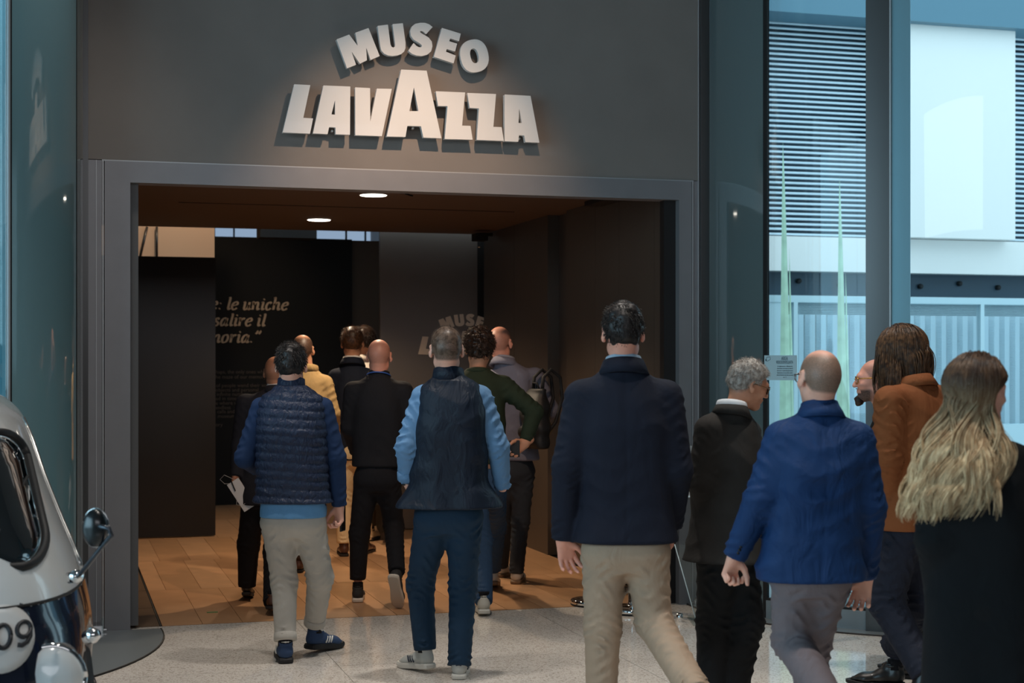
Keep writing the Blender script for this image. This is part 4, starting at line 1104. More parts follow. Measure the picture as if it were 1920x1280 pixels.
        bm = bmesh.new(); bm.from_mesh(o.data); bmesh.ops.recalc_face_normals(bm, faces=bm.faces); bm.to_mesh(o.data); bm.free(); return o
    def shoe(self, side, kind, mu, ms, yaw=0., pitch=0., lift=0., mx=None, size=1., extras=('laces', 'collar'), roll=0.):
        M = shoe_meshes(kind); S = self.S*size; a = self.J['an'+side]; mx = mx or mu
        yaw = math.radians(yaw); pitch = math.radians(pitch)
        R = Matrix.Rotation(-yaw, 3, 'Z')@Matrix.Rotation(-pitch, 3, 'X')@Matrix.Rotation(math.radians(roll), 3, 'Y')
        e = empty('shoe', (0, 0, 0), parent=self.root)
        zmin = min((R@(v.co*S)).z for v in M['sole'].vertices)
        p = a-R@Vector((0, -.03, .085))*S
        e.location = (p.x, p.y, lift-zmin); e.rotation_euler = R.to_euler(); e.scale = (S, S, S)
        for nm, m in (('upper', mu), ('sole', ms))+tuple((x, mx) for x in extras):
            me = M[nm].copy(); me.materials.clear(); me.materials.append(m); nn = {'upper': 'upper', 'sole': 'sole', 'laces': 'laces', 'stripes': 'side_stripe', 'tab': 'heel_tab', 'collar': 'ankle_padding'}[nm]
            o = link(bpy.data.objects.new(nn, me), e)
            if nm == 'laces': o['kind'] = 'stuff'
            if nm == 'stripes': o['kind'] = 'stuff'
            if nm != 'sole': me.polygons.foreach_set('use_smooth', [True]*len(me.polygons))
        tube('sock', [(0, -.031, .085), (0, -.031, .125), (0, -.030, .135)], [.038, .036, .036], cm('black_sock', cloth, srgb(18, 19, 24)), e, 14)
        return e
    # --- hair
    def hp(self, v): return self.J['head']+self.Rh@(Vector(v)*self.hs)
    def hair(self, m, thick=.010, noise=.004, nf=60., n=900, L=.03, rad=.0016, curl=1., wob=.5, back=.0, down=.5, crown_thin=0., seg=4, nape=0., grav=.3, fine=.0062, side=1., part_name='hair', front=0.):
        h0 = self.J['head']; F = Field([c-.17 for c in h0], [c+.17 for c in h0], fine); h = Frame(F, h0, self.Rh, self.hs)
        h.ell((0, -.014, .032+thick*.4), (.0755+thick*side, .093+thick, .084+thick*1.15), 0); h.ell((0, -.042, -.005), (.063+thick*.8*side, .062+thick, .062+thick*.5), .02)
        # shape the hairline in head space
        X, Y, Z = np.meshgrid(*F.ax, indexing='ij', sparse=True)
        Rt = np.array(self.Rh.transposed()); x, y, z = X-h0.x, Y-h0.y, Z-h0.z
        q = [(Rt[i][0]*x+Rt[i][1]*y+Rt[i][2]*z)/self.hs for i in range(3)]
        yy = [-.14, -.05, -.025, .0, .02, .045, .07, .1]; zz = [-.076-nape, -.066-nape, -.02, .008, .016, .050, .070-front, .085-front]
        hl = np.interp(q[1], yy, zz).astype(np.float32)
        noi = noise*(np.sin(q[0]*nf+1.3)*np.sin(q[1]*nf*1.1+.4)+.7*np.sin(q[2]*nf*1.2+q[0]*nf*.6)+.5*np.sin(q[1]*nf*1.9+q[2]*nf*1.7))
        F.F = F.F+(noi*self.hs).astype(np.float32); F.F = np.maximum(F.F, (hl-q[2])*self.hs*.8).astype(np.float32)
        o = meshobj(part_name, F.mesh(part_name), m, self.root, True)
        # loose locks growing out of the cap
        rt = []; dr = []
        while len(rt) < n:
            v = NR.normal(size=3); v /= np.linalg.norm(v)
            p = np.array((0, -.014, .032))+v*np.array((.0755+thick*.7*side, .093+thick*.7, .084+thick*.8))
            if p[2] < .0 : p[1] = p[1]-.01
            if p[2] < np.interp(p[1], yy, zz)+.004: continue
            if crown_thin and NR.random() < crown_thin and v[2] > .55: continue
            d = v+np.array((0, -back, 0))+NR.normal(size=3)*.25
            if v[2] < .45: d = d+np.array((0, 0, -down))
            rt.append(self.hp(p)); dr.append(self.Rh@Vector(d))
        s_ = strands('locks', rt, dr, NR.uniform(.6, 1.15, n)*L, seg, rad, m, o, NR, grav=grav, curl=curl, wob=wob)
        return o
    def glasses(self, m_frame, m_lens, z=.003, rx=.027, rz=.020):
        g = empty('glasses', (0, 0, 0), parent=self.root)
        for s in (-1, 1):
            ring = [self.hp((s*.032+rx*math.cos(a), .101-.010*abs(math.cos(a)) if s*math.cos(a) > 0 else .103, z+rz*math.sin(a))) for a in [2*math.pi*k/20 for k in range(21)]]
            vs, fs = tube_mesh(ring, .0022, 6); pyobj('rim', vs, fs, m_frame, g, True)
            pyobj('lens', ring[:20], [tuple(range(20))], m_lens, g)
            tube('temple', [self.hp((s*.060, .094, z+.008)), self.hp((s*.078, .06, z+.010)), self.hp((s*.081, .0, z+.008)), self.hp((s*.080, -.018, z-.006))], .0022, m_frame, g, 6)
        tube('bridge', [self.hp((-.008, .105, z+.004)), self.hp((0, .109, z+.007)), self.hp((.008, .105, z+.004))], .002, m_frame, g, 6)
        return g
JK = [(.036, -.042), (.024, -.012), (.012, .012), (.005, .014), (.000, .004), (-.002, -.030), (.020, -.045)]   # folded jacket collar
ST = [(.010, -.04), (.008, .0), (.006, .030), (.001, .032), (-.002, .028), (-.002, -.04)]                          # stand-up collar
SH = [(.014, -.035), (.010, .005), (.006, .018), (.000, .020), (-.003, .010), (-.002, -.035)]                      # shirt collar
CR = [(.010, -.030), (.012, -.012), (.006, .000), (.000, .002), (-.002, -.008), (.0, -.032)]                       # round neckline
# ================================================================ the visitors, nearest last
c_navy = cloth('navy_wool', srgb(19, 24, 38)); c_navy2 = cloth('dark_navy_cloth', srgb(20, 26, 40)); c_black = cloth('black_cloth', srgb(14, 15, 17))
M_soleb = mat('black_sole', srgb(26, 26, 28), .7); M_solew = mat('pale_sole', srgb(205, 200, 190), .6); M_soleg = mat('gum_sole', srgb(120, 98, 76), .6)
M_leather = mat('brown_leather', srgb(74, 44, 30), .4, coat=.2); M_bleather = mat('black_leather', srgb(22, 20, 20), .4, coat=.2)

# --- man in quilted vest
P = Person('man in navy quilted vest over a blue sweater and light chinos', 546, 8.4, 1.72, 0, dict(
    head=(546, 686), neck=(546, 722), shL=(490, 764), shR=(606, 764), elL=(459, 858, -.02), elR=(630, 858), wrL=(483, 878, .22), wrR=(636, 948, .03),
    hipL=(521, 975), hipR=(580, 975), knL=(533, 1090, .04), knR=(600, 1082, .10), anL=(535, 1198, -.06), anR=(590, 1168, .22)), vox=.0077)
P.body('fair', hands={'R': dict(f=(-.05, .12, -1), n=(-.75, -.6, 0), curl=.75, thumb=.5)}, head=dict(pitch=8))
sweater = cloth('blue_fine_knit', srgb(26, 46, 78), sheen=.0)
st = P.stations(.165, P.loc(546, 952).z, chest=.172, waist=.168, hip=.180, hemw=.178, depth=.125)
P.top('sweater', sweater, st, arms={'L': (.058, .055, .043, .9, .95), 'R': (.057, .054, .042, .9, 1.)}, kshoulder=.03)
st = P.stations(.150, P.loc(546, 968).z, chest=.168, waist=.165, hip=.180, hemw=.172, depth=.122)
shirt = P.top('shirt', cloth('blue_chambray', srgb(96, 146, 190)), [s[:3]+(s[3]+.008, s[4]+.02, s[5]) for s in st if s[0] < P.loc(546, 900).z])
def quilt(x, y, z, a, b):
    ph = (z+.012*np.sin(x*6))/.047; v = np.abs(np.sin(np.pi*ph)); return -.0085*v**.6+.0016*np.sin(x*150+z*60)*np.sin(z*190+y*80)*v
st = P.stations(.178, P.loc(546, 941).z, chest=.188, waist=.190, hip=.205, hemw=.208, depth=.146, g=.004, sh=.070)
vest = P.top('quilted_vest', cloth('navy_quilted_nylon', srgb(34, 44, 66), rough=.42, bump=.5, bscale=34), st, wav=quilt, vox=.0065)
P.collar('vest_collar', vest.data.materials[0], ST, rx=.070, ry=.070, dz=.004)
tr = cloth('light_grey_chino', srgb(178, 174, 166), rough=.8)
P.trousers(tr, (.090, .071, .056), 1.)
P.cuff(tr, 'L', .060); P.cuff(tr, 'R', .059)
sn = mat('blue_suede', srgb(44, 66, 100), .85); sw_ = mat('white_leather', srgb(220, 220, 215), .5)
for s, y, p_ in (('L', -14, 0), ('R', 34, 6)):
    e = P.shoe(s, 'sneaker', sn, M_soleb, y, p_, size=1.1, extras=('laces', 'collar', 'stripes'), mx=sw_)
P.hair(hair_mat('black_wavy_hair', srgb(20, 18, 18), srgb(44, 38, 36)), side=.6, thick=.013, noise=.0035, nf=75, n=1100, L=.026, rad=.0021, curl=1.3, wob=.7, down=.6)
w = P.J['wrR']
t = tag(empty('mobile_phone', P.root.matrix_basis@(w+Vector((.012, .06, -.075))), -TH-.25), 'dark phone held in the hand of the man in the quilted vest', 'phone')
boxobj('case', (-.005, .005, -.035, .035, -.07, .07), M_rubber, t, bev=.004); boxobj('screen', (.0048, .0058, -.031, .031, -.064, .064), mat('phone_glass', srgb(10, 12, 16), .08), t)

# --- man in black sweater, bald
P = Person('bald man in black sweater and dark jeans with a blue lanyard', 706, 10.4, 1.75, 3, dict(
    head=(711, 668), neck=(710, 702), shL=(662, 732), shR=(757, 732), elL=(655, 800, .02), elR=(768, 805, .02), wrL=(668, 848, .20), wrR=(762, 850, .22),
    hipL=(688, 895), hipR=(728, 895), knL=(674, 1000, .05), knR=(738, 985, .12), anL=(671, 1085, .05), anR=(744, 1072, -.28)))
P.body('pink', hair_tint=('shaved', .12), stub=(92, 74, 66), head=dict(pitch=10))
knit = cloth('black_knitwear', srgb(24, 26, 32))
P.top('sweater', knit, P.stations(.158, P.loc(706, 874).z, chest=.172, waist=.172, hip=.178, depth=.128, hemw=.172), arms={'L': (.064, .058, .044, .6, 1.), 'R': (.064, .058, .044, .6, 1.)})
P.collar('collar', knit, ST, dz=-.012)
P.collar('lanyard', mat('blue_ribbon', srgb(50, 90, 170), .5), [(.018, -.014), (.016, -.006), (.012, -.006), (.014, -.014)], tilt=-.35)
jeans = cloth('black_denim', srgb(22, 24, 30)); P.trousers(jeans, (.088, .068, .054), .7)
P.shoe('L', 'sneaker', mat('dark_mesh', srgb(40, 42, 44), .8), M_solew, -8, 0); P.shoe('R', 'sneaker', mat('dark_mesh', srgb(40, 42, 44), .8), M_solew, 10, 62, lift=.0)

# --- man in light blue shirt and navy vest
P = Person('greying man in light blue shirt, loose navy vest and teal-blue trousers', 845, 8.0, 1.78, 0, dict(
    head=(837, 656), neck=(841, 702), shL=(792, 744), shR=(902, 744), elL=(764, 838, -.03), elR=(934, 838), wrL=(765, 905, .02), wrR=(942, 915, .05),
    hipL=(812, 965), hipR=(871, 965), knL=(788, 1095, .12), knR=(868, 1100, .04), anL=(797, 1216, .08), anR=(861, 1246, -.08)), vox=.0077)
P.body('fair', hair_tint=('horseshoe', .45), stub=(88, 70, 58), head=dict(pitch=6, yaw=-8), hands={'L': dict(f=(.25, .5, -1), n=(.9, .2, 0), curl=.7)})
sky = cloth('light_blue_shirting', srgb(98, 134, 170), rough=.8, bump=.45)
P.top('shirt', sky, P.stations(.175, P.loc(845, 940).z, chest=.175, waist=.17, hip=.18, depth=.125), kshoulder=.03, arms={'L': (.060, .062, .046, 1.8, .97), 'R': (.059, .058, .044, 1.6, 1.)}, crease=.009)
u = (P.J['wrL']-P.J['elL']).normalized(); vs, fs = tube_mesh([P.J['wrL']-u*.065, P.J['wrL']-u*.06, P.J['wrL']-u*.02, P.J['wrL']-u*.012], [.049, .056, .055, .048], 20); pyobj('rolled_cuff', vs, fs, sky, P.root, True)
st = P.stations(.176, P.loc(845, 950).z, chest=.192, waist=.212, hip=.252, hemw=.272, depth=.150, hemd=.185, sh=.072)
def drape(x, y, z, a, b): return .007*np.sin(x*34+1)*np.clip((1.4-z)*1.6, 0, 1)+.003*np.sin(z*30+x*9)
gilet = cloth('navy_nylon', srgb(22, 32, 46), rough=.5, bump=.5, bscale=12)
P.top('vest', gilet, st, wav=drape)
P.collar('vest_collar', gilet, [(.020, -.045), (.012, .0), (.008, .026), (.004, .029), (.000, .024), (-.004, -.04)], rx=.070, ry=.070, dz=.002, tilt=-.22)
P.trousers(cloth('teal_blue_cotton', srgb(20, 46, 68), rough=.75), (.096, .072, .059), 1.1)
gs = mat('grey_suede', srgb(178, 178, 172), .8)
P.shoe('L', 'sneaker', gs, M_solew, -42, 6, extras=('laces', 'collar', 'stripes'), mx=mat('navy_trim', srgb(40, 50, 66), .6)); P.shoe('R', 'sneaker', gs, M_solew, 2, 0, extras=('laces', 'collar', 'stripes', 'tab'), mx=mat('navy_trim', srgb(40, 50, 66), .6))
P.hair(hair_mat('thin_grey_brown_hair', srgb(66, 50, 40), srgb(104, 84, 70)), .0035, .0010, 50, 700, .014, .0009, curl=.2, wob=.2, down=1.2, crown_thin=.35, seg=3)
tube('watch_strap', [P.J['wrL']+Vector((.030*math.cos(a), .024*math.sin(a), -.008)) for a in [k*.5 for k in range(14)]], .005, M_rubber, P.root, 6)

# --- man in green sweater with curly hair
P = Person('curly-haired man in dark green sweater and jeans, hand behind his back', 905, 10.3, 1.84, -4, dict(
    head=(898, 653), neck=(895, 690), shL=(851, 722), shR=(945, 722), elL=(840, 800, .1), elR=(1002, 772, -.06), wrL=(850, 850, .2), wrR=(985, 830, -.20),
    hipL=(886, 905), hipR=(925, 905), knL=(904, 1015, -.05), knR=(930, 985, .5), anL=(907, 1128, -.42), anR=(924, 1066, .7)))
P.body('tan', head=dict(pitch=4), hands={'R': dict(f=(-.9, -.25, -.55), n=(.25, -.9, .1), curl=.55, thumb=.6)})
green = cloth('dark_green_knit', srgb(34, 44, 30))
P.top('sweater', green, P.stations(.160, P.loc(905, 868).z, chest=.170, waist=.160, hip=.165, depth=.125), arms={'L': (.064, .056, .044, .9, 1.), 'R': (.066, .060, .042, 1.3, .97)})
P.collar('collar', green, CR, dz=-.01); P.trousers(cloth('mid_blue_denim', srgb(44, 68, 96), bump=.5), (.086, .070, .058), 1.3)
P.shoe('L', 'sneaker', mat('off_white_leather', srgb(196, 190, 178), .6), M_solew, -2, 4, extras=('laces', 'collar')); P.shoe('R', 'sneaker', mat('off_white_leather', srgb(196, 190, 178), .6), M_soleg, 6, 10)
P.hair(hair_mat('dark_curly_hair', srgb(24, 18, 15), srgb(58, 40, 30)), .020, .006, 95, 1500, .040, .0026, curl=2.2, wob=1.1, down=.1, grav=.1, seg=6)
t = tag(empty('mobile_phone', P.root.matrix_basis@(P.J['wrR']+Vector((-.075, -.05, -.03))), -TH), 'small dark phone held behind the back of the man in green', 'phone')
boxobj('case', (-.035, .035, -.005, .005, -.06, .05), M_rubber, t, bev=.004)

# --- man in grey jacket with backpack
P = Person('bald man in grey jacket with a black backpack and white sneakers', 955, 11.3, 1.85, 22, dict(
    head=(938, 643, .02), neck=(945, 676), shL=(915, 712), shR=(1003, 706), elL=(912, 780, .1), elR=(1032, 768, .02), wrL=(930, 830, .2), wrR=(1010, 800, .30),
    hipL=(948, 880), hipR=(982, 880), knL=(945, 975, .2), knR=(976, 975), anL=(940, 1060, .35), anR=(968, 1073)))
P.body('pink', hair_tint=('shaved', .1), stub=(96, 72, 60), head=dict(pitch=6), hands={'R': dict(f=(-.5, .8, .1), n=(-.4, -.3, .6), curl=.8)})
gj = cloth('grey_lilac_jacketing', srgb(112, 112, 126))
P.top('jacket', gj, P.stations(.160, P.loc(955, 862).z, chest=.176, waist=.176, hip=.185, depth=.128), arms={'L': (.066, .058, .046, .9, 1.), 'R': (.070, .062, .046, 1.2, 1.)})
P.collar('jacket_collar', gj, JK); P.collar('shirt_collar', cloth('pale_shirt', srgb(140, 140, 150)), SH, dz=.008)
P.trousers(cloth('faded_black_denim', srgb(46, 50, 56)), (.085, .066, .054), 1.)
wl_ = mat('white_trainer_leather', srgb(198, 190, 180), .6)
P.shoe('R', 'sneaker', wl_, M_soleg, -14, 0, extras=('laces', 'collar', 'stripes'), mx=mat('grey_trim', srgb(110, 104, 100), .6)); P.shoe('L', 'sneaker', wl_, M_soleg, 4, 0)
R_ = P.root.matrix_basis
bp = tag(empty('backpack', R_@P.loc(1003, 778, -.23), -TH-math.radians(55)), 'black backpack slung over the right shoulder of the man in grey', 'backpack')
F = Field((-.2, -.14, -.32), (.2, .22, .32), .010); F.loft([(-.24, .01, 0, .10, .055, 3), (-.18, .01, 0, .125, .075, 3), (.0, 0, 0, .125, .075, 3), (.12, 0, .01, .115, .06, 2.8), (.19, 0, .02, .085, .035, 2.5)], 0, wav=lambda x, y, z, a, b: .006*np.sin(z*45+x*20)); F.cone((-.03, -.07, -.12), (.05, -.07, -.10), .05, .045, .02)
meshobj('pack_body', F.mesh('pack_body'), mat('black_nylon', srgb(18, 19, 22), .55, bump=.2, bscale=30), bp, True)
blk = mat('black_strap', srgb(14, 14, 16), .7)
for x in (-.05, .06): tube('strap', [(x, .02, .16), (x, .03, .27), (x, .10, .325), (x, .18, .27), (x, .2, .12), (x, .14, -.05), (x, .03, -.17)], .013, blk, bp, 8)
tube('grab_handle', [(-.03, .02, .18), (-.025, .0, .23), (.025, .0, .23), (.03, .02, .18)], .007, blk, bp, 6)
bg_ = tag(empty('shoulder_bag', at(1020, 790, 11.25), -TH), 'khaki cloth bag hanging by the elbow of the man in grey', 'bag')
F = Field((-.12, -.08, -.14), (.12, .08, .14), .009); F.loft([(-.10, 0, 0, .05, .025, 3), (-.05, 0, 0, .065, .04, 3), (.04, -.005, 0, .05, .035, 3), (.11, -.01, 0, .03, .018, 2.4)], 0, wav=lambda x, y, z, a, b: .004*np.sin(z*60+x*30))
meshobj('bag_body', F.mesh('bag_body'), cloth('khaki_canvas', srgb(112, 98, 74)), bg_, True); tube('strap', [(-.02, 0, .10), (-.05, -.01, .20), (-.06, -.01, .34)], .007, blk, bg_, 6)

# --- man in dark suit with a tablet, behind the quilted vest
P = Person('bald man in dark suit holding a white sheet by his side', 500, 10.4, 1.66, 0, dict(
    head=(517, 698, .0), neck=(520, 728), shL=(460, 756), shR=(562, 756), elL=(449, 835, .0), elR=(575, 835), wrL=(443, 893, -.05), wrR=(570, 890, .15),
    hipL=(478, 925), hipR=(520, 925), knL=(466, 1020, .08), knR=(515, 1035, -.1), anL=(463, 1098, .10), anR=(511, 1130, -.50)))
P.body('tan', hair_tint=('shaved', .10), stub=(70, 52, 44), head=dict(pitch=6), hands={'L': dict(f=(-.15, .1, -1), n=(.9, -.5, 0), curl=.7, thumb=.7)})
suit = cloth('charcoal_suiting', srgb(34, 36, 44)); P.top('jacket', suit, P.stations(.172, P.loc(500, 945).z, chest=.178, waist=.170, hip=.185, depth=.125), arms={'L': (.066, .056, .044, .6, 1.), 'R': (.066, .056, .044, .6, 1.)})
P.collar('jacket_collar', suit, JK); P.collar('shirt_collar', cloth('white_shirting', srgb(205, 205, 205)), SH, dz=.010)
P.trousers(cloth('black_suiting', srgb(18, 18, 22)), (.088, .074, .060), .8); P.shoe('L', 'leather', M_bleather, M_soleb, -6, 12, extras=()); P.shoe('R', 'leather', M_leather, M_soleb, 10, 12, extras=())
w = P.root.matrix_basis@(P.J['wrL']+Vector((.03, -.045, -.10)))
t = tag(empty('notebook', w), 'white flat notebook with a pen held low by the man in the dark suit', 'notebook')
t.rotation_euler = (0, math.radians(-33), -TH); boxobj('cover', (-.045, .045, -.006, .006, -.13, .085), mat('white_card', srgb(214, 216, 220), .5), t, bev=.002)
tube('pen', [(-.005, -.012, .09), (-.018, -.012, .02)], .004, M_rubber, t, 8)
tube('cable', [(-.02, -.01, .08), (-.05, -.02, .10), (-.06, -.02, .14), (-.02, -.02, .15), (.02, -.01, .085)], .0014, mat('white_cable', srgb(200, 200, 200), .5), t, 6)
tube('cable', [(-.03, -.01, -.02), (-.06, -.015, -.06), (-.03, -.02, -.09), (.0, -.01, -.08)], .0014, bpy.data.materials['white_cable'], t, 6)

# --- man in beige shirt
P = Person('balding man in beige shirt behind the quilted vest', 575, 11.9, 1.80, 6, dict(
    head=(568, 656), neck=(578, 690), shL=(540, 718), shR=(610, 718), elL=(535, 780, .1), elR=(624, 775, .0), wrL=(545, 815, .25), wrR=(628, 830, .18),
    hipL=(560, 870), hipR=(592, 870), knL=(562, 965), knR=(592, 965, .1), anL=(560, 1048), anR=(592, 1040, .15)), vox=.011)
P.body('warm', hair_tint=('horseshoe', .25), stub=(50, 36, 30), head=dict(pitch=4))
be = cloth('beige_shirting', srgb(184, 152, 104), bump=.5); P.top('shirt', be, P.stations(.142, P.loc(575, 862).z, chest=.160, waist=.165, hip=.17, depth=.125), arms={'L': (.062, .056, .046, 1.3, 1.), 'R': (.062, .056, .046, 1.5, 1.)})
P.collar('shirt_collar', be, SH); P.trousers(cloth('brown_trousering', srgb(48, 36, 30)), (.084, .066, .054), .8); P.shoe('L', 'leather', M_leather, M_soleb, -6, 0, extras=()); P.shoe('R', 'leather', M_leather, M_soleb, 6, 0, extras=())

# --- man in navy blazer and cream trousers
P = Person('brown-haired man in navy blazer and cream trousers deep in the passage', 662, 12.9, 1.90, 0, dict(
    head=(661, 643), neck=(661, 676), shL=(629, 705), shR=(694, 705), elL=(621, 765), elR=(700, 765), wrL=(622, 818, .1), wrR=(702, 815, .1),
    hipL=(648, 850), hipR=(676, 850), knL=(644, 935), knR=(680, 935, .1), anL=(645, 1016), anR=(684, 1010, .15)), vox=.011)
P.body('warm', head=dict(pitch=4), hands={'L': dict(f=(0, .1, -1), n=(1, 0, 0), curl=.5)})
P.top('blazer', c_navy2, P.stations(.132, P.loc(662, 862).z, chest=.155, waist=.155, hip=.165, depth=.12), arms={'L': (.062, .054, .044, .6, 1.), 'R': (.062, .054, .044, .6, 1.)})
P.collar('blazer_collar', c_navy2, JK); P.collar('shirt_collar', cloth('white_cotton', srgb(215, 210, 205)), SH, dz=.008)
P.trousers(cloth('cream_cotton', srgb(214, 190, 152), bump=.5), (.088, .072, .062), 1.2); P.shoe('L', 'leather', M_leather, M_soleb, -12, 0, extras=()); P.shoe('R', 'leather', M_leather, M_soleb, 10, 0, extras=())
P.hair(hair_mat('brown_short_hair', srgb(48, 30, 20), srgb(88, 56, 34)), .010, .0016, 40, 900, .030, .0016, curl=.3, wob=.3, down=1.2, back=.3)

# --- man in white shirt, deepest
P = Person('dark-haired man in white shirt and olive trousers, deepest in the passage', 696, 14.0, 1.90, 10, dict(
    head=(684, 640), neck=(681, 672), shL=(650, 697), shR=(712, 697), elL=(644, 750), elR=(716, 750), wrL=(650, 790, .2), wrR=(715, 790, .2),
    hipL=(676, 832), hipR=(706, 832), knL=(690, 905), knR=(712, 905, .1), anL=(694, 985), anR=(716, 952, -.25)), vox=.012)
P.body('warm', head=dict(pitch=4))
ws = cloth('white_poplin', srgb(226, 214, 200)); P.top('shirt', ws, P.stations(.130, P.loc(696, 838).z, chest=.155, waist=.155, hip=.165, depth=.12), arms={'L': (.062, .056, .046, 1., 1.), 'R': (.062, .056, .046, 1., 1.)}); P.collar('shirt_collar', ws, SH)
P.trousers(cloth('olive_cotton', srgb(62, 54, 42)), (.085, .068, .056), 1.)
cs = mat('cream_suede', srgb(206, 188, 156), .7); P.shoe('R', 'sneaker', cs, M_soleb, 0, 70, lift=.10); P.shoe('L', 'sneaker', cs, M_soleb, 0, 0)
P.hair(hair_mat('dark_brown_hair', srgb(26, 18, 14), srgb(50, 34, 26)), .014, .004, 70, 800, .030, .0020, curl=1.2, wob=.7, down=.4)

# --- man in navy jacket and beige trousers, nearest the entrance
P = Person('dark-haired man in navy jacket and beige trousers walking right of centre', 1172, 6.8, 1.86, 0, dict(
    head=(1168, 624), neck=(1169, 684), shL=(1090, 744), shR=(1249, 744), elL=(1064, 872, -.03), elR=(1270, 880), wrL=(1056, 1010, .02), wrR=(1258, 985, .12),
    hipL=(1133, 1030), hipR=(1213, 1030), knL=(1130, 1175, .02), knR=(1225, 1165, .02), anL=(1127, 1340, .05), anR=(1305, 1300, -.40)), vox=.0079)
P.body('pink', head=dict(pitch=4), hands={'L': dict(f=(.22, .30, -1), n=(.35, -.93, 0), curl=.42, thumb=.1, spread=.35), 'R': dict(f=(0, .3, -1), curl=.5)})
P.top('jacket', c_navy, P.stations(.188, P.loc(1172, 1015).z, chest=.196, waist=.205, hip=.225, hemw=.230, depth=.138, hemd=.155, sh=.066), arms={'L': (.076, .068, .054, .8, 1.), 'R': (.076, .068, .054, .8, 1.)}, wav=lambda x, y, z, a, b: .0035*np.sin(z*16+x*12)+.003*np.exp(-(x/.006)**2)*(y < 0))
P.collar('jacket_collar', c_navy, [(.040, -.050), (.028, -.014), (.016, .016), (.008, .018), (.002, .006), (-.002, -.03), (.02, -.052)], rx=.070, ry=.070); P.collar('shirt_collar', cloth('pale_blue_oxford', srgb(150, 172, 190)), SH, rx=.068, ry=.068, dz=.014)
P.trousers(cloth('beige_chino', srgb(160, 140, 120), bump=.55, bscale=7), (.100, .080, .066), 1.15, top=.06)
P.shoe('L', 'leather', M_leather, M_soleb, -6, 0); P.shoe('R', 'leather', M_leather, M_soleb, 6, 40)
P.hair(hair_mat('black_textured_hair', srgb(16, 14, 14), srgb(40, 34, 32)), side=.6, thick=.012, noise=.003, nf=70, n=1300, L=.024, rad=.0019, curl=1., wob=.6, down=.7, crown_thin=.3)

# --- grey-haired man in dark suit with tortoiseshell glasses
P = Person('grey-haired man in charcoal suit with tortoiseshell glasses looking down right', 1368, 7.1, 1.64, 28, dict(
    head=(1404, 720, .06), neck=(1372, 766), shL=(1330, 806, -.05), shR=(1400, 812, .16), elL=(1318, 905, -.05), elR=(1402, 905, .16), wrL=(1325, 1000, .1), wrR=(1412, 975, .30),
    hipL=(1345, 1035, -.03), hipR=(1385, 1035, .06), knL=(1340, 1165, .05), knR=(1398, 1165, .05), anL=(1334, 1300), anR=(1372, 1310, .02)), vox=.0079)
P.body('tan', hair_tint=('crop', .5), stub=(120, 112, 104), head=dict(yaw=48, pitch=20, roll=6, size=.98))
char = cloth('charcoal_blazer_cloth', srgb(40, 38, 36))
P.top('blazer', char, P.stations(.150, P.loc(1368, 1050).z, chest=.172, waist=.172, hip=.190, hemw=.205, depth=.152, hemd=.195), arms={'L': (.070, .060, .048, .9, 1.), 'R': (.070, .060, .048, 1., 1.)}, wav=lambda x, y, z, a, b: .003*np.sin(z*18+x*16))
P.collar('blazer_collar', char, JK); P.collar('shirt_collar', cloth('white_dress_shirt', srgb(214, 218, 222)), SH, dz=.014)
P.trousers(cloth('black_trousering', srgb(17, 18, 20)), (.092, .084, .068), 1.2, top=.06, seat=.102)
P.shoe('L', 'leather', M_bleather, M_soleb, -4, 0); P.shoe('R', 'leather', M_bleather, M_soleb, 4, 0)
P.hair(hair_mat('grey_short_hair', srgb(118, 108, 100), srgb(176, 170, 162), rough=.5), .010, .0022, 60, 1500, .020, .0013, curl=.5, wob=.4, down=.8, back=.35)
P.glasses(mat('tortoiseshell', srgb(96, 62, 26), .2, noise=.6, nscale=60), glass_mat('dark_lens', (.12, .14, .15, 1), .12))

# --- bearded man half hidden
P = Person('bald bearded man with gold glasses facing left behind the brown coat', 1665, 8.0, 1.66, -72, dict(
    head=(1640, 712), neck=(1665, 762), shL=(1668, 800, -.19), shR=(1676, 800, .19), elL=(1672, 890, -.22), elR=(1680, 890, .22), wrL=(1655, 960, -.2), wrR=(1665, 960, .2),
    hipL=(1672, 1000, -.09), hipR=(1672, 1000, .09), knL=(1692, 1120, -.09), knR=(1694, 1120, .09), anL=(1722, 1226, -.09), anR=(1726, 1226, .09)), vox=.011)
P.body('pink', hair_tint=('shaved', .12), stub=(46, 32, 26), beard=.95, head=dict(yaw=-8, pitch=3))
P.top('shirt', c_black, P.stations(.150, P.loc(1665, 990).z, chest=.17, waist=.17, hip=.175, depth=.128), arms={'L': (.062, .054, .042, .8, 1.), 'R': (.062, .054, .042, .8, 1.)}); P.collar('collar', c_black, CR)
P.trousers(c_black, (.086, .068, .055), .8); P.shoe('L', 'leather', M_bleather, M_soleb, 0, 0); P.shoe('R', 'leather', M_bleather, M_soleb, 0, 0)
P.glasses(mat('gold_wire', srgb(190, 140, 50), .25, metal=.8), glass_mat('clear_lens', (.9, .93, .95, 1), .06))
h_ = P.J['head']; F = Field([c-.17 for c in h_], [c+.17 for c in h_], .0062); f_ = Frame(F, h_, P.Rh, P.hs); f_.ell((0, .086, -.108), (.028, .026, .028), 0); f_.cone((0, .094, -.105), (0, .098, -.132), .022, .012, .01); f_.cone((-.02, .100, -.044), (.02, .100, -.044), .004, .004, .004)
F.F += (.003*np.sin(F.ax[0]*210)[:, None, None]*np.sin(F.ax[2]*190)[None, None, :]).astype(np.float32); meshobj('beard', F.mesh('beard'), hair_mat('dark_beard', srgb(34, 24, 20), srgb(60, 42, 32)), P.root, True)

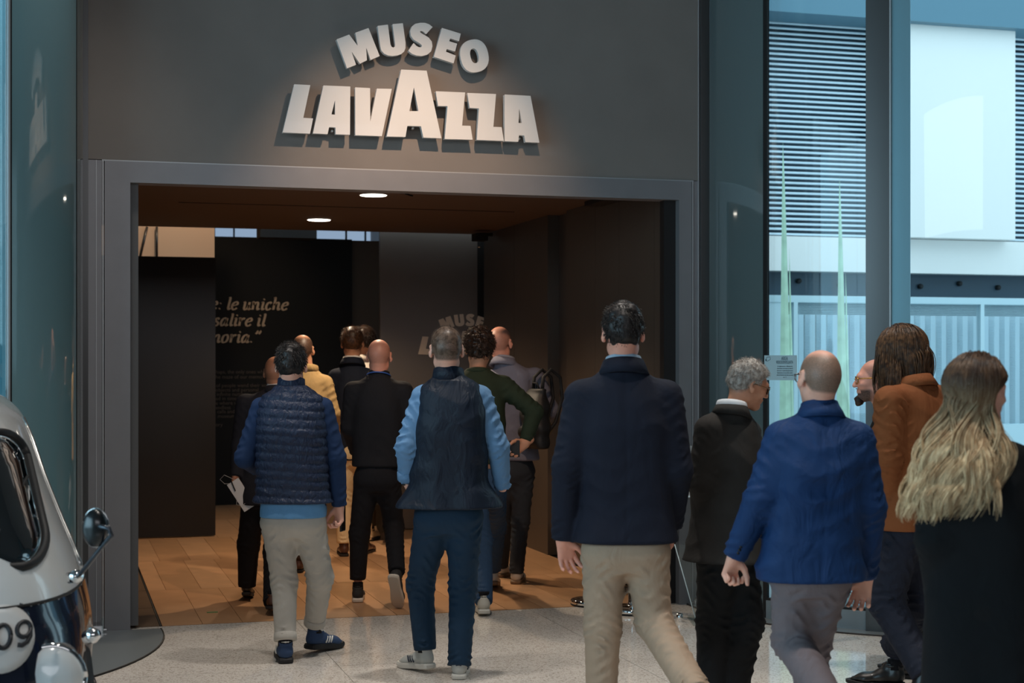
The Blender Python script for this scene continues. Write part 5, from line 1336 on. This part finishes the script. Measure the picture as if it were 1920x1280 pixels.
# --- man in brown corduroy coat with long hair
P = Person('long-haired man in rust brown coat and navy trousers striding left', 1708, 7.3, 1.82, -38, dict(
    head=(1690, 664, .06), neck=(1712, 712), shL=(1668, 752, -.14), shR=(1752, 748, .14), elL=(1664, 858, -.16), elR=(1765, 858, .16), wrL=(1668, 950, -.05), wrR=(1745, 950, .2),
    hipL=(1690, 985, -.05), hipR=(1720, 985, .05), knL=(1662, 1130, -.02), knR=(1722, 1130, .1), anL=(1735, 1262, -.22), anR=(1678, 1214, .42)), vox=.0079)
P.body('fair', head=dict(yaw=-12, pitch=22, roll=6))
rust = cloth('rust_brown_twill', srgb(128, 74, 40), bump=.6, bscale=7)
P.top('coat', rust, P.stations(.165, P.loc(1708, 990).z, chest=.180, waist=.178, hip=.195, hemw=.200, depth=.138), arms={'L': (.074, .066, .054, 1.7, 1.), 'R': (.074, .066, .054, 1.4, 1.)}, wav=lambda x, y, z, a, b: .005*np.sin(z*22+x*18))
P.collar('coat_collar', rust, JK, rx=.072, ry=.072)
P.trousers(cloth('dark_navy_twill', srgb(30, 34, 46), bump=.6), (.098, .082, .068), 1.6)
P.shoe('R', 'leather', M_bleather, M_soleb, -38, 0); P.shoe('L', 'leather', M_bleather, M_soleb, -34, 45)
hm = hair_mat('brown_long_hair', srgb(52, 36, 26), srgb(112, 80, 54)); P.hair(hm, .014, .001, 40, 10, .02, .001, curl=.2, wob=.2, down=1.5, nape=.02)
rt, dr = [], []
while len(rt) < 1500:
    v = NR.normal(size=3); v /= np.linalg.norm(v)
    if v[2] < -.35 or (v[1] > .55 and v[2] < .6): continue
    p = np.array((0, -.014, .034))+v*np.array((.093, .110, .100)); rt.append(P.hp(p)); dr.append(P.Rh@Vector((v[0]*.35, v[1]*.35-.45, -.1+.35*v[2])))
def flow_hair(P, R, below_pull, spread, wave, lock, z_free, z_on=.09, keep=1.):
    c = np.array(P.hp((0, -.014, .030))); Rm = np.array(P.Rh); r = np.array(R)*P.hs
    def f_(Pt, d, f):
        q = (Pt-c)@Rm; e = q/r; rad = np.linalg.norm(e, axis=1)[:, None]; n = (e/r)@Rm.T; n /= np.linalg.norm(n, axis=1)[:, None]
        g = np.array((0, 0, -1.))+below_pull*np.clip((c[2]+z_free-Pt[:, 2])*5, 0, 1)[:, None]
        on = np.clip((Pt[:, 2]-(c[2]-z_on))*14, 0, 1)[:, None]
        t = d*.6+g*.55; t = t-n*np.sum(t*n, 1)[:, None]*on; t = t+n*np.clip((1-rad)*2.5, -.35, .6)*on
        face = (np.clip((e[:, 1]-.15)*3, 0, 1)*np.clip((.55-e[:, 2])*4, 0, 1)*np.clip((e[:, 2]+1.6)*3, 0, 1))[:, None]*keep; t = t-Rm[:, 1]*face*1.3+(Rm[:, 0]*np.sign(q[:, :1]+1e-6))*face*.35
        fr = 1-on; o = Pt-c; o[:, 2] = 0; rr = np.linalg.norm(o, axis=1)[:, None]
        t = t+fr*(o/np.maximum(rr, .01))*np.clip((spread-rr)*6, -.4, .4)
        if wave: t = t+fr*wave*np.stack([np.sin(Pt[:, 2]*24+lock*5), .6*np.cos(Pt[:, 2]*21+lock*7), 0*lock], 1)
        return t
    return f_
def scalp(P, n, ok, R=(.088, .105, .097)):
    rt, dr, vv = [], [], []
    while len(rt) < n:
        v = NR.normal(size=3); v /= np.linalg.norm(v)
        if not ok(v): continue
        rt.append(P.hp(np.array((0, -.014, .030))+v*np.array(R)*NR.uniform(.98, 1.03))); vv.append(v)
        a = np.array((v[0]*1.2, v[1]-.55-.5*max(0, v[2]), -.4)); a = a-v*a.dot(v); dr.append(P.Rh@Vector(a+v*.05))
    return rt, dr, vv
ok = lambda v: v[2] > -.45 and not (v[1] > .55 and v[2] < .45)
rt, dr, vv = scalp(P, 2200, ok)
lk = np.array([round(math.atan2(v[0], -v[1])*4)/4 for v in vv])
strands('long_locks', rt, dr, NR.uniform(.19, .30, len(rt)), 10, .0028, hm, P.root, NR, wob=.06, curl=.3, flow=flow_hair(P, (.104, .120, .108), np.array((0, .05, 0)), .118, .14, lk, -.05, .02, 0.))

# --- man in blue blazer
P = Person('balding man with cropped hair in bright blue blazer and grey trousers', 1535, 6.0, 1.70, -4, dict(
    head=(1535, 709), neck=(1537, 768), shL=(1466, 822), shR=(1607, 824), elL=(1424, 938, -.02), elR=(1632, 950), wrL=(1377, 1044, .03), wrR=(1622, 1082, .06),
    hipL=(1488, 1070), hipR=(1552, 1075), knL=(1484, 1200, .06), knR=(1522, 1205, .14), anL=(1566, 1335, -.36), anR=(1516, 1360, .18)), vox=.0077)
P.body('fair', hair_tint=('horseshoe', .12), stub=(112, 92, 78), head=dict(pitch=3, yaw=-14, roll=4), hands={'L': dict(f=(-.16, .40, -1), n=(.45, -.85, 0), curl=1.1, thumb=.7), 'R': dict(f=(-.14, .25, -1), n=(-.35, -.9, 0), curl=.6, thumb=.1, spread=.3)})
blue = cloth('royal_blue_cotton', srgb(15, 48, 90), rough=.7, bump=.55, bscale=10)
P.top('blazer', blue, P.stations(.165, P.loc(1535, 1086).z, chest=.180, waist=.188, hip=.212, hemw=.214, depth=.135, hemd=.15, sh=.062), arms={'L': (.070, .062, .048, 1.2, 1.), 'R': (.070, .062, .048, 1.2, 1.)}, wav=lambda x, y, z, a, b: .0045*np.sin(z*24+x*14)*np.sin(x*20+1)+.003*np.exp(-((x-.004)/.006)**2)*(y < 0), crease=.011)
P.collar('blazer_collar', blue, JK, rx=.068, ry=.068); P.collar('shirt_collar', blue, SH, dz=.010)
P.trousers(cloth('mauve_grey_cotton', srgb(106, 98, 102), bump=.5, bscale=7), (.090, .074, .062), 1.3, top=.06)
P.shoe('R', 'leather', M_leather, M_soleb, 0, 0); P.shoe('L', 'leather', M_leather, M_soleb, 0, 40)
P.glasses(mat('thin_steel', srgb(120, 120, 125), .25, metal=.9), bpy.data.materials['clear_lens'])
for k in range(3):
    p = P.J['wrL'].lerp(P.J['elL'], .10+.055*k)+Vector((-.006, -.046, 0)); tube('cuff_button', [p, p+Vector((0, -.006, 0))], .006, M_rubber, P.root, 10)

# --- woman with long blond hair
P = Person('woman in black coat with long blond wavy hair at the right edge', 1842, 5.0, 1.66, 18, dict(
    head=(1834, 735, .02), neck=(1834, 812), shL=(1768, 872), shR=(1905, 872), elL=(1752, 1010, -.02), elR=(1925, 1010), wrL=(1768, 1130, .12), wrR=(1928, 1130, .12),
    hipL=(1800, 1150), hipR=(1880, 1150), knL=(1805, 1330), knR=(1885, 1330), anL=(1805, 1500), anR=(1885, 1500)), vox=.0079)
P.body('fair', head=dict(yaw=50, pitch=3, size=.96))
bc = cloth('black_wool_coat', srgb(13, 16, 19), rough=.9)
P.top('coat', bc, P.stations(.148, P.loc(1842, 1300).z, chest=.165, waist=.170, hip=.180, hemw=.195, depth=.125, hemd=.16), arms={'L': (.066, .060, .052, .9, 1.), 'R': (.066, .060, .052, .9, 1.)}, wav=lambda x, y, z, a, b: .006*np.sin(x*26+1)*np.clip(1.3-z, 0, 1))
P.collar('coat_collar', bc, JK); P.trousers(c_black, (.08, .062, .05), .8, part='trousers')
P.shoe('L', 'leather', M_bleather, M_soleb, -4, 0); P.shoe('R', 'leather', M_bleather, M_soleb, 4, 0)
hz = P.J['head'].z
bl = hair_mat('blond_hair_dark_roots', srgb(168, 134, 96), srgb(232, 206, 164), grad=(hz-.10, hz+.12, srgb(50, 36, 28), srgb(92, 68, 48))); bl.node_tree.nodes['Principled BSDF'].inputs['Roughness'].default_value = .5
P.hair(bl, .014, .001, 34, 10, .02, .001, curl=.2, wob=.2, down=1.5, nape=.03, front=.0)
ok = lambda v: v[2] > -.45 and not (v[1] > .12 and v[2] < .62)
rt, dr, vv = scalp(P, 3300, ok)
lk = np.array([round(math.atan2(v[0], -v[1])*3.5)/3.5 for v in vv])
LN = NR.uniform(.33, .50, len(rt))+np.array([.10*max(0, v[2]) for v in vv])
strands('long_locks', rt, dr, LN, 17, .0030, bl, P.root, NR, wob=.05, curl=.2, flow=flow_hair(P, (.100, .118, .108), np.array((-.40, -.32, 0)), .185, .34, lk, -.08))
# ---------------------------------------------------------------- small vintage car in front, left
D0 = 5.0
g = at(-190, 1280, D0+.1)
car = tag(empty('car', (g.x, g.y, 0), -TH+math.radians(20)), 'vintage white and navy small car with a number roundel at left', 'car')
def cz(py): return EYE-(py-678)/FOC*D0
# front surface towards the viewer (-y): stations (z, cx, cy, half width, half length, exponent)
CS = [(.20, 0, 1.66, .655, 1.62, 3.4), (.36, 0, 1.65, .700, 1.66, 3.6), (.52, 0, 1.65, .712, 1.68, 3.6), (.68, 0, 1.66, .700, 1.66, 3.5), (.775, 0, 1.68, .680, 1.62, 3.4), (.86, 0, 1.70, .655, 1.58, 3.4),
      (1.0, 0, 1.76, .600, 1.50, 3.2), (1.15, 0, 1.83, .545, 1.40, 3.1), (1.30, 0, 1.90, .500, 1.28, 3.0), (1.40, 0, 1.95, .462, 1.18, 2.8), (1.47, 0, 1.98, .39, 1.05, 2.6), (1.52, 0, 2.0, .27, .85, 2.4), (1.545, 0, 2.0, .12, .6, 2.2)]
F = Field((-.85, -.15, .14), (.85, 3.5, 1.6), .026); F.loft(CS, 0)
for wy in (.62, 2.75):
    F.cone((-.9, wy, .30), (-.52, wy, .30), .31, .31, mode='cut'); F.cone((.52, wy, .30), (.9, wy, .30), .31, .31, mode='cut')
me = F.mesh('body_shell', 2)
M_cw = mat('white_car_paint', srgb(206, 210, 210), .22, coat=.8); M_cn = mat('navy_car_paint', srgb(14, 20, 38), .18, coat=.9)
shell = meshobj('body_shell', me, [M_cw, M_cn], car, True)
zc = np.zeros(len(me.vertices)*3, np.float32); me.vertices.foreach_get('co', zc); zc = zc[2::3]
for p in me.polygons: p.material_index = 1 if zc[p.vertices[0]] < .772 else 0
Cn = np.array(CS)
def fy(x, z, out=.0):
    a, b, n, cy = (float(np.interp(z, Cn[:, 0], Cn[:, i])) for i in (3, 4, 5, 2))
    q = min(.985, abs(x)/a); return cy-b*(1-q**n)**(1/n)-out
def rr(cx, cz_, hw, hh, r, n=8, taper=0.):
    out = []
    for sx, sz, a0 in ((1, 1, 0), (-1, 1, 90), (-1, -1, 180), (1, -1, 270)):
        for k in range(n+1):
            a = math.radians(a0+90*k/n); x = cx+sx*(hw-r)+r*math.cos(a); z = cz_+sz*(hh-r)+r*math.sin(a)
            out.append((x*(1-taper*(z-cz_)/hh), z))
    return out
def patch(name, loop, m, parent, out=.004, rings=6):
    cx = sum(p[0] for p in loop)/len(loop); cz_ = sum(p[1] for p in loop)/len(loop); vs = [(cx, fy(cx, cz_, out), cz_)]; fs = []; n = len(loop)
    for i in range(1, rings+1):
        for p in loop:
            x = cx+(p[0]-cx)*i/rings; z = cz_+(p[1]-cz_)*i/rings; vs.append((x, fy(x, z, out), z))
    for k in range(n): fs.append((0, 1+k, 1+(k+1) % n))
    for i in range(rings-1):
        for k in range(n): fs.append((1+i*n+k, 1+(i+1)*n+k, 1+(i+1)*n+(k+1) % n, 1+i*n+(k+1) % n))
    o = pyobj(name, vs, fs, m, parent, True); so = o.modifiers.new('thickness', 'SOLIDIFY'); so.thickness = .004; so.offset = 1; return o
wl_loop = rr(0, 1.12, .470, .225, .10, taper=.085)
M_cg = mat('car_window_glass', srgb(16, 22, 26), .04, spec=.8, coat=1.)
patch('windscreen', wl_loop, M_cg, car, .006, 8)
loop3 = [(p[0], fy(p[0], p[1], .010), p[1]) for p in wl_loop]; tube('window_seal', loop3+[loop3[0]], .017, M_rubber, car, 8)
loop4 = [(p[0]*.96, fy(p[0]*.96, 1.12+(p[1]-1.12)*.95, .014), 1.12+(p[1]-1.12)*.95) for p in wl_loop]; tube('chrome_bead', loop4+[loop4[0]], .004, M_chrome, car, 6)
tube('wiper', [(.10, fy(.1, .92, .03), .92), (.30, fy(.3, .98, .03), .98), (.44, fy(.44, 1.18, .03), 1.18)], .006, M_rubber, car, 6)
# bright trim along the corner of the body and at the belt
for s in (-1, 1):
    pts = []
    for z in np.linspace(.80, 1.38, 14):
        a = float(np.interp(z, Cn[:, 0], Cn[:, 3]))*.965; pts.append((s*a, fy(a, z, .0), z))
    tube('pillar_trim', pts, .009, mat('trim_metal', srgb(190, 190, 188), .2, metal=.9), car, 8)
pts = [(x, fy(x, .775, .006), .775) for x in np.linspace(-.655, .655, 30)]; tube('belt_line', pts, .006, M_rubber, car, 6)
# roundel and digits
_p = car.matrix_basis.inverted()@at(6, 1225, D0+.1); rx, rz = _p.x, cz(1225)
patch('number_roundel', blob((rx, rz), .108, .108, 32), mat('roundel_white', srgb(206, 206, 204), .4), car, .006, 4)
def digit(pts, w=.0085):
    p3 = [(x+rx, fy(x+rx, z+rz, .013), z+rz) for x, z in pts]; tube('digit', p3, w, mat('digit_black', srgb(24, 26, 32), .5), car, 6)
el = lambda cx, cz_, a, b, n=20, a0=0, a1=360: [(cx+a*math.cos(math.radians(a0+(a1-a0)*k/n)), cz_+b*math.sin(math.radians(a0+(a1-a0)*k/n))) for k in range(n+1)]
digit(el(.004, .012, .025, .036)); digit(el(.073, .026, .023, .023)); digit(el(.073, .026, .023, .023, 4, 0, -20)+[(.094, .002), (.083, -.016), (.066, -.024), (.052, -.020)])
# headlight, bumper, wheels
for s in (-1, 1):
    hx, hz = s*.485, cz(1318); y0 = fy(.50, hz)
    hl_ = lathe('headlight', [(0, -.09), (.06, -.085), (.105, -.06), (.118, -.03), (.122, .0), (.122, .10), (0, .10)], M_cw, car, 36)
    hl_.rotation_euler = (-math.pi/2, 0, 0); hl_.rotation_euler = (math.pi/2, 0, 0); hl_.location = (hx, y0+.03, hz); hl_.scale = (1, 1, -1)
    rim = [(hx+.115*math.cos(a), y0-.0, hz+.115*math.sin(a)) for a in [2*math.pi*k/32 for k in range(33)]]; vs, fs = tube_mesh(rim, .014, 8); pyobj('headlight_rim', vs, fs, M_chrome, hl_, True).matrix_parent_inverse = hl_.matrix_basis.inverted()
    for wy in (.62, 2.75):
        w_ = lathe('wheel', [(0, -.07), (.17, -.07), (.25, -.06), (.275, -.03), (.275, .03), (.25, .06), (.17, .07), (0, .07)], M_rubber, car, 32); w_.rotation_euler = (0, math.pi/2, 0); w_.location = (s*.60, wy, .276)
        h_ = lathe('hub_cap', [(0, -.01), (.15, -.01), (.15, .01), (.10, .03), (0, .035)], M_chrome, w_, 24, loc=(0, 0, .065*s)); h_.scale = (1, 1, s)
tube('bumper', [(x, fy(x, .36, .07), .36) for x in np.linspace(-.62, .62, 20)], .035, M_chrome, car, 10)
# mirror
m0 = empty('side_mirror', (0, 0, 0), parent=car)
def cp(px_, py_, dy): 
    return car.matrix_basis.inverted()@at(px_, py_, D0+dy)
tube('arm', [cp(140, 1085, .40), cp(152, 1074, .36), cp(196, 1018, .28), cp(209, 1003, .26), cp(204, 990, .26), cp(185, 986, .26)], .0085, mat('mirror_arm_metal', srgb(70, 74, 80), .3, metal=.7), m0, 8)
tube('foot', [cp(132, 1082, .42), cp(146, 1080, .38)], .022, M_chrome, m0, 12)
F = Field((-.08, -.08, -.09), (.08, .08, .09), .006); F.ell((0, .008, 0), (.044, .034, .066), 0); F.half((0, .018, 0), (0, 1, 0))
hd_ = meshobj('mirror_head', F.mesh('mirror_head'), mat('black_enamel', srgb(8, 14, 17), .28, coat=.35), m0, True); hd_.location = cp(177, 990, .28); hd_.rotation_euler = (0, 0, -.35)
rim = [(.044*math.cos(a), .018, .066*math.sin(a)) for a in [2*math.pi*k/32 for k in range(33)]]; vs, fs = tube_mesh(rim, .003, 6); pyobj('mirror_rim', vs, fs, M_chrome, hd_, True)
tube('turn_signal', [cp(160, 1196, .46), cp(174, 1190, .45), cp(184, 1188, .44)], [.022, .030, .016], M_chrome, car, 12)
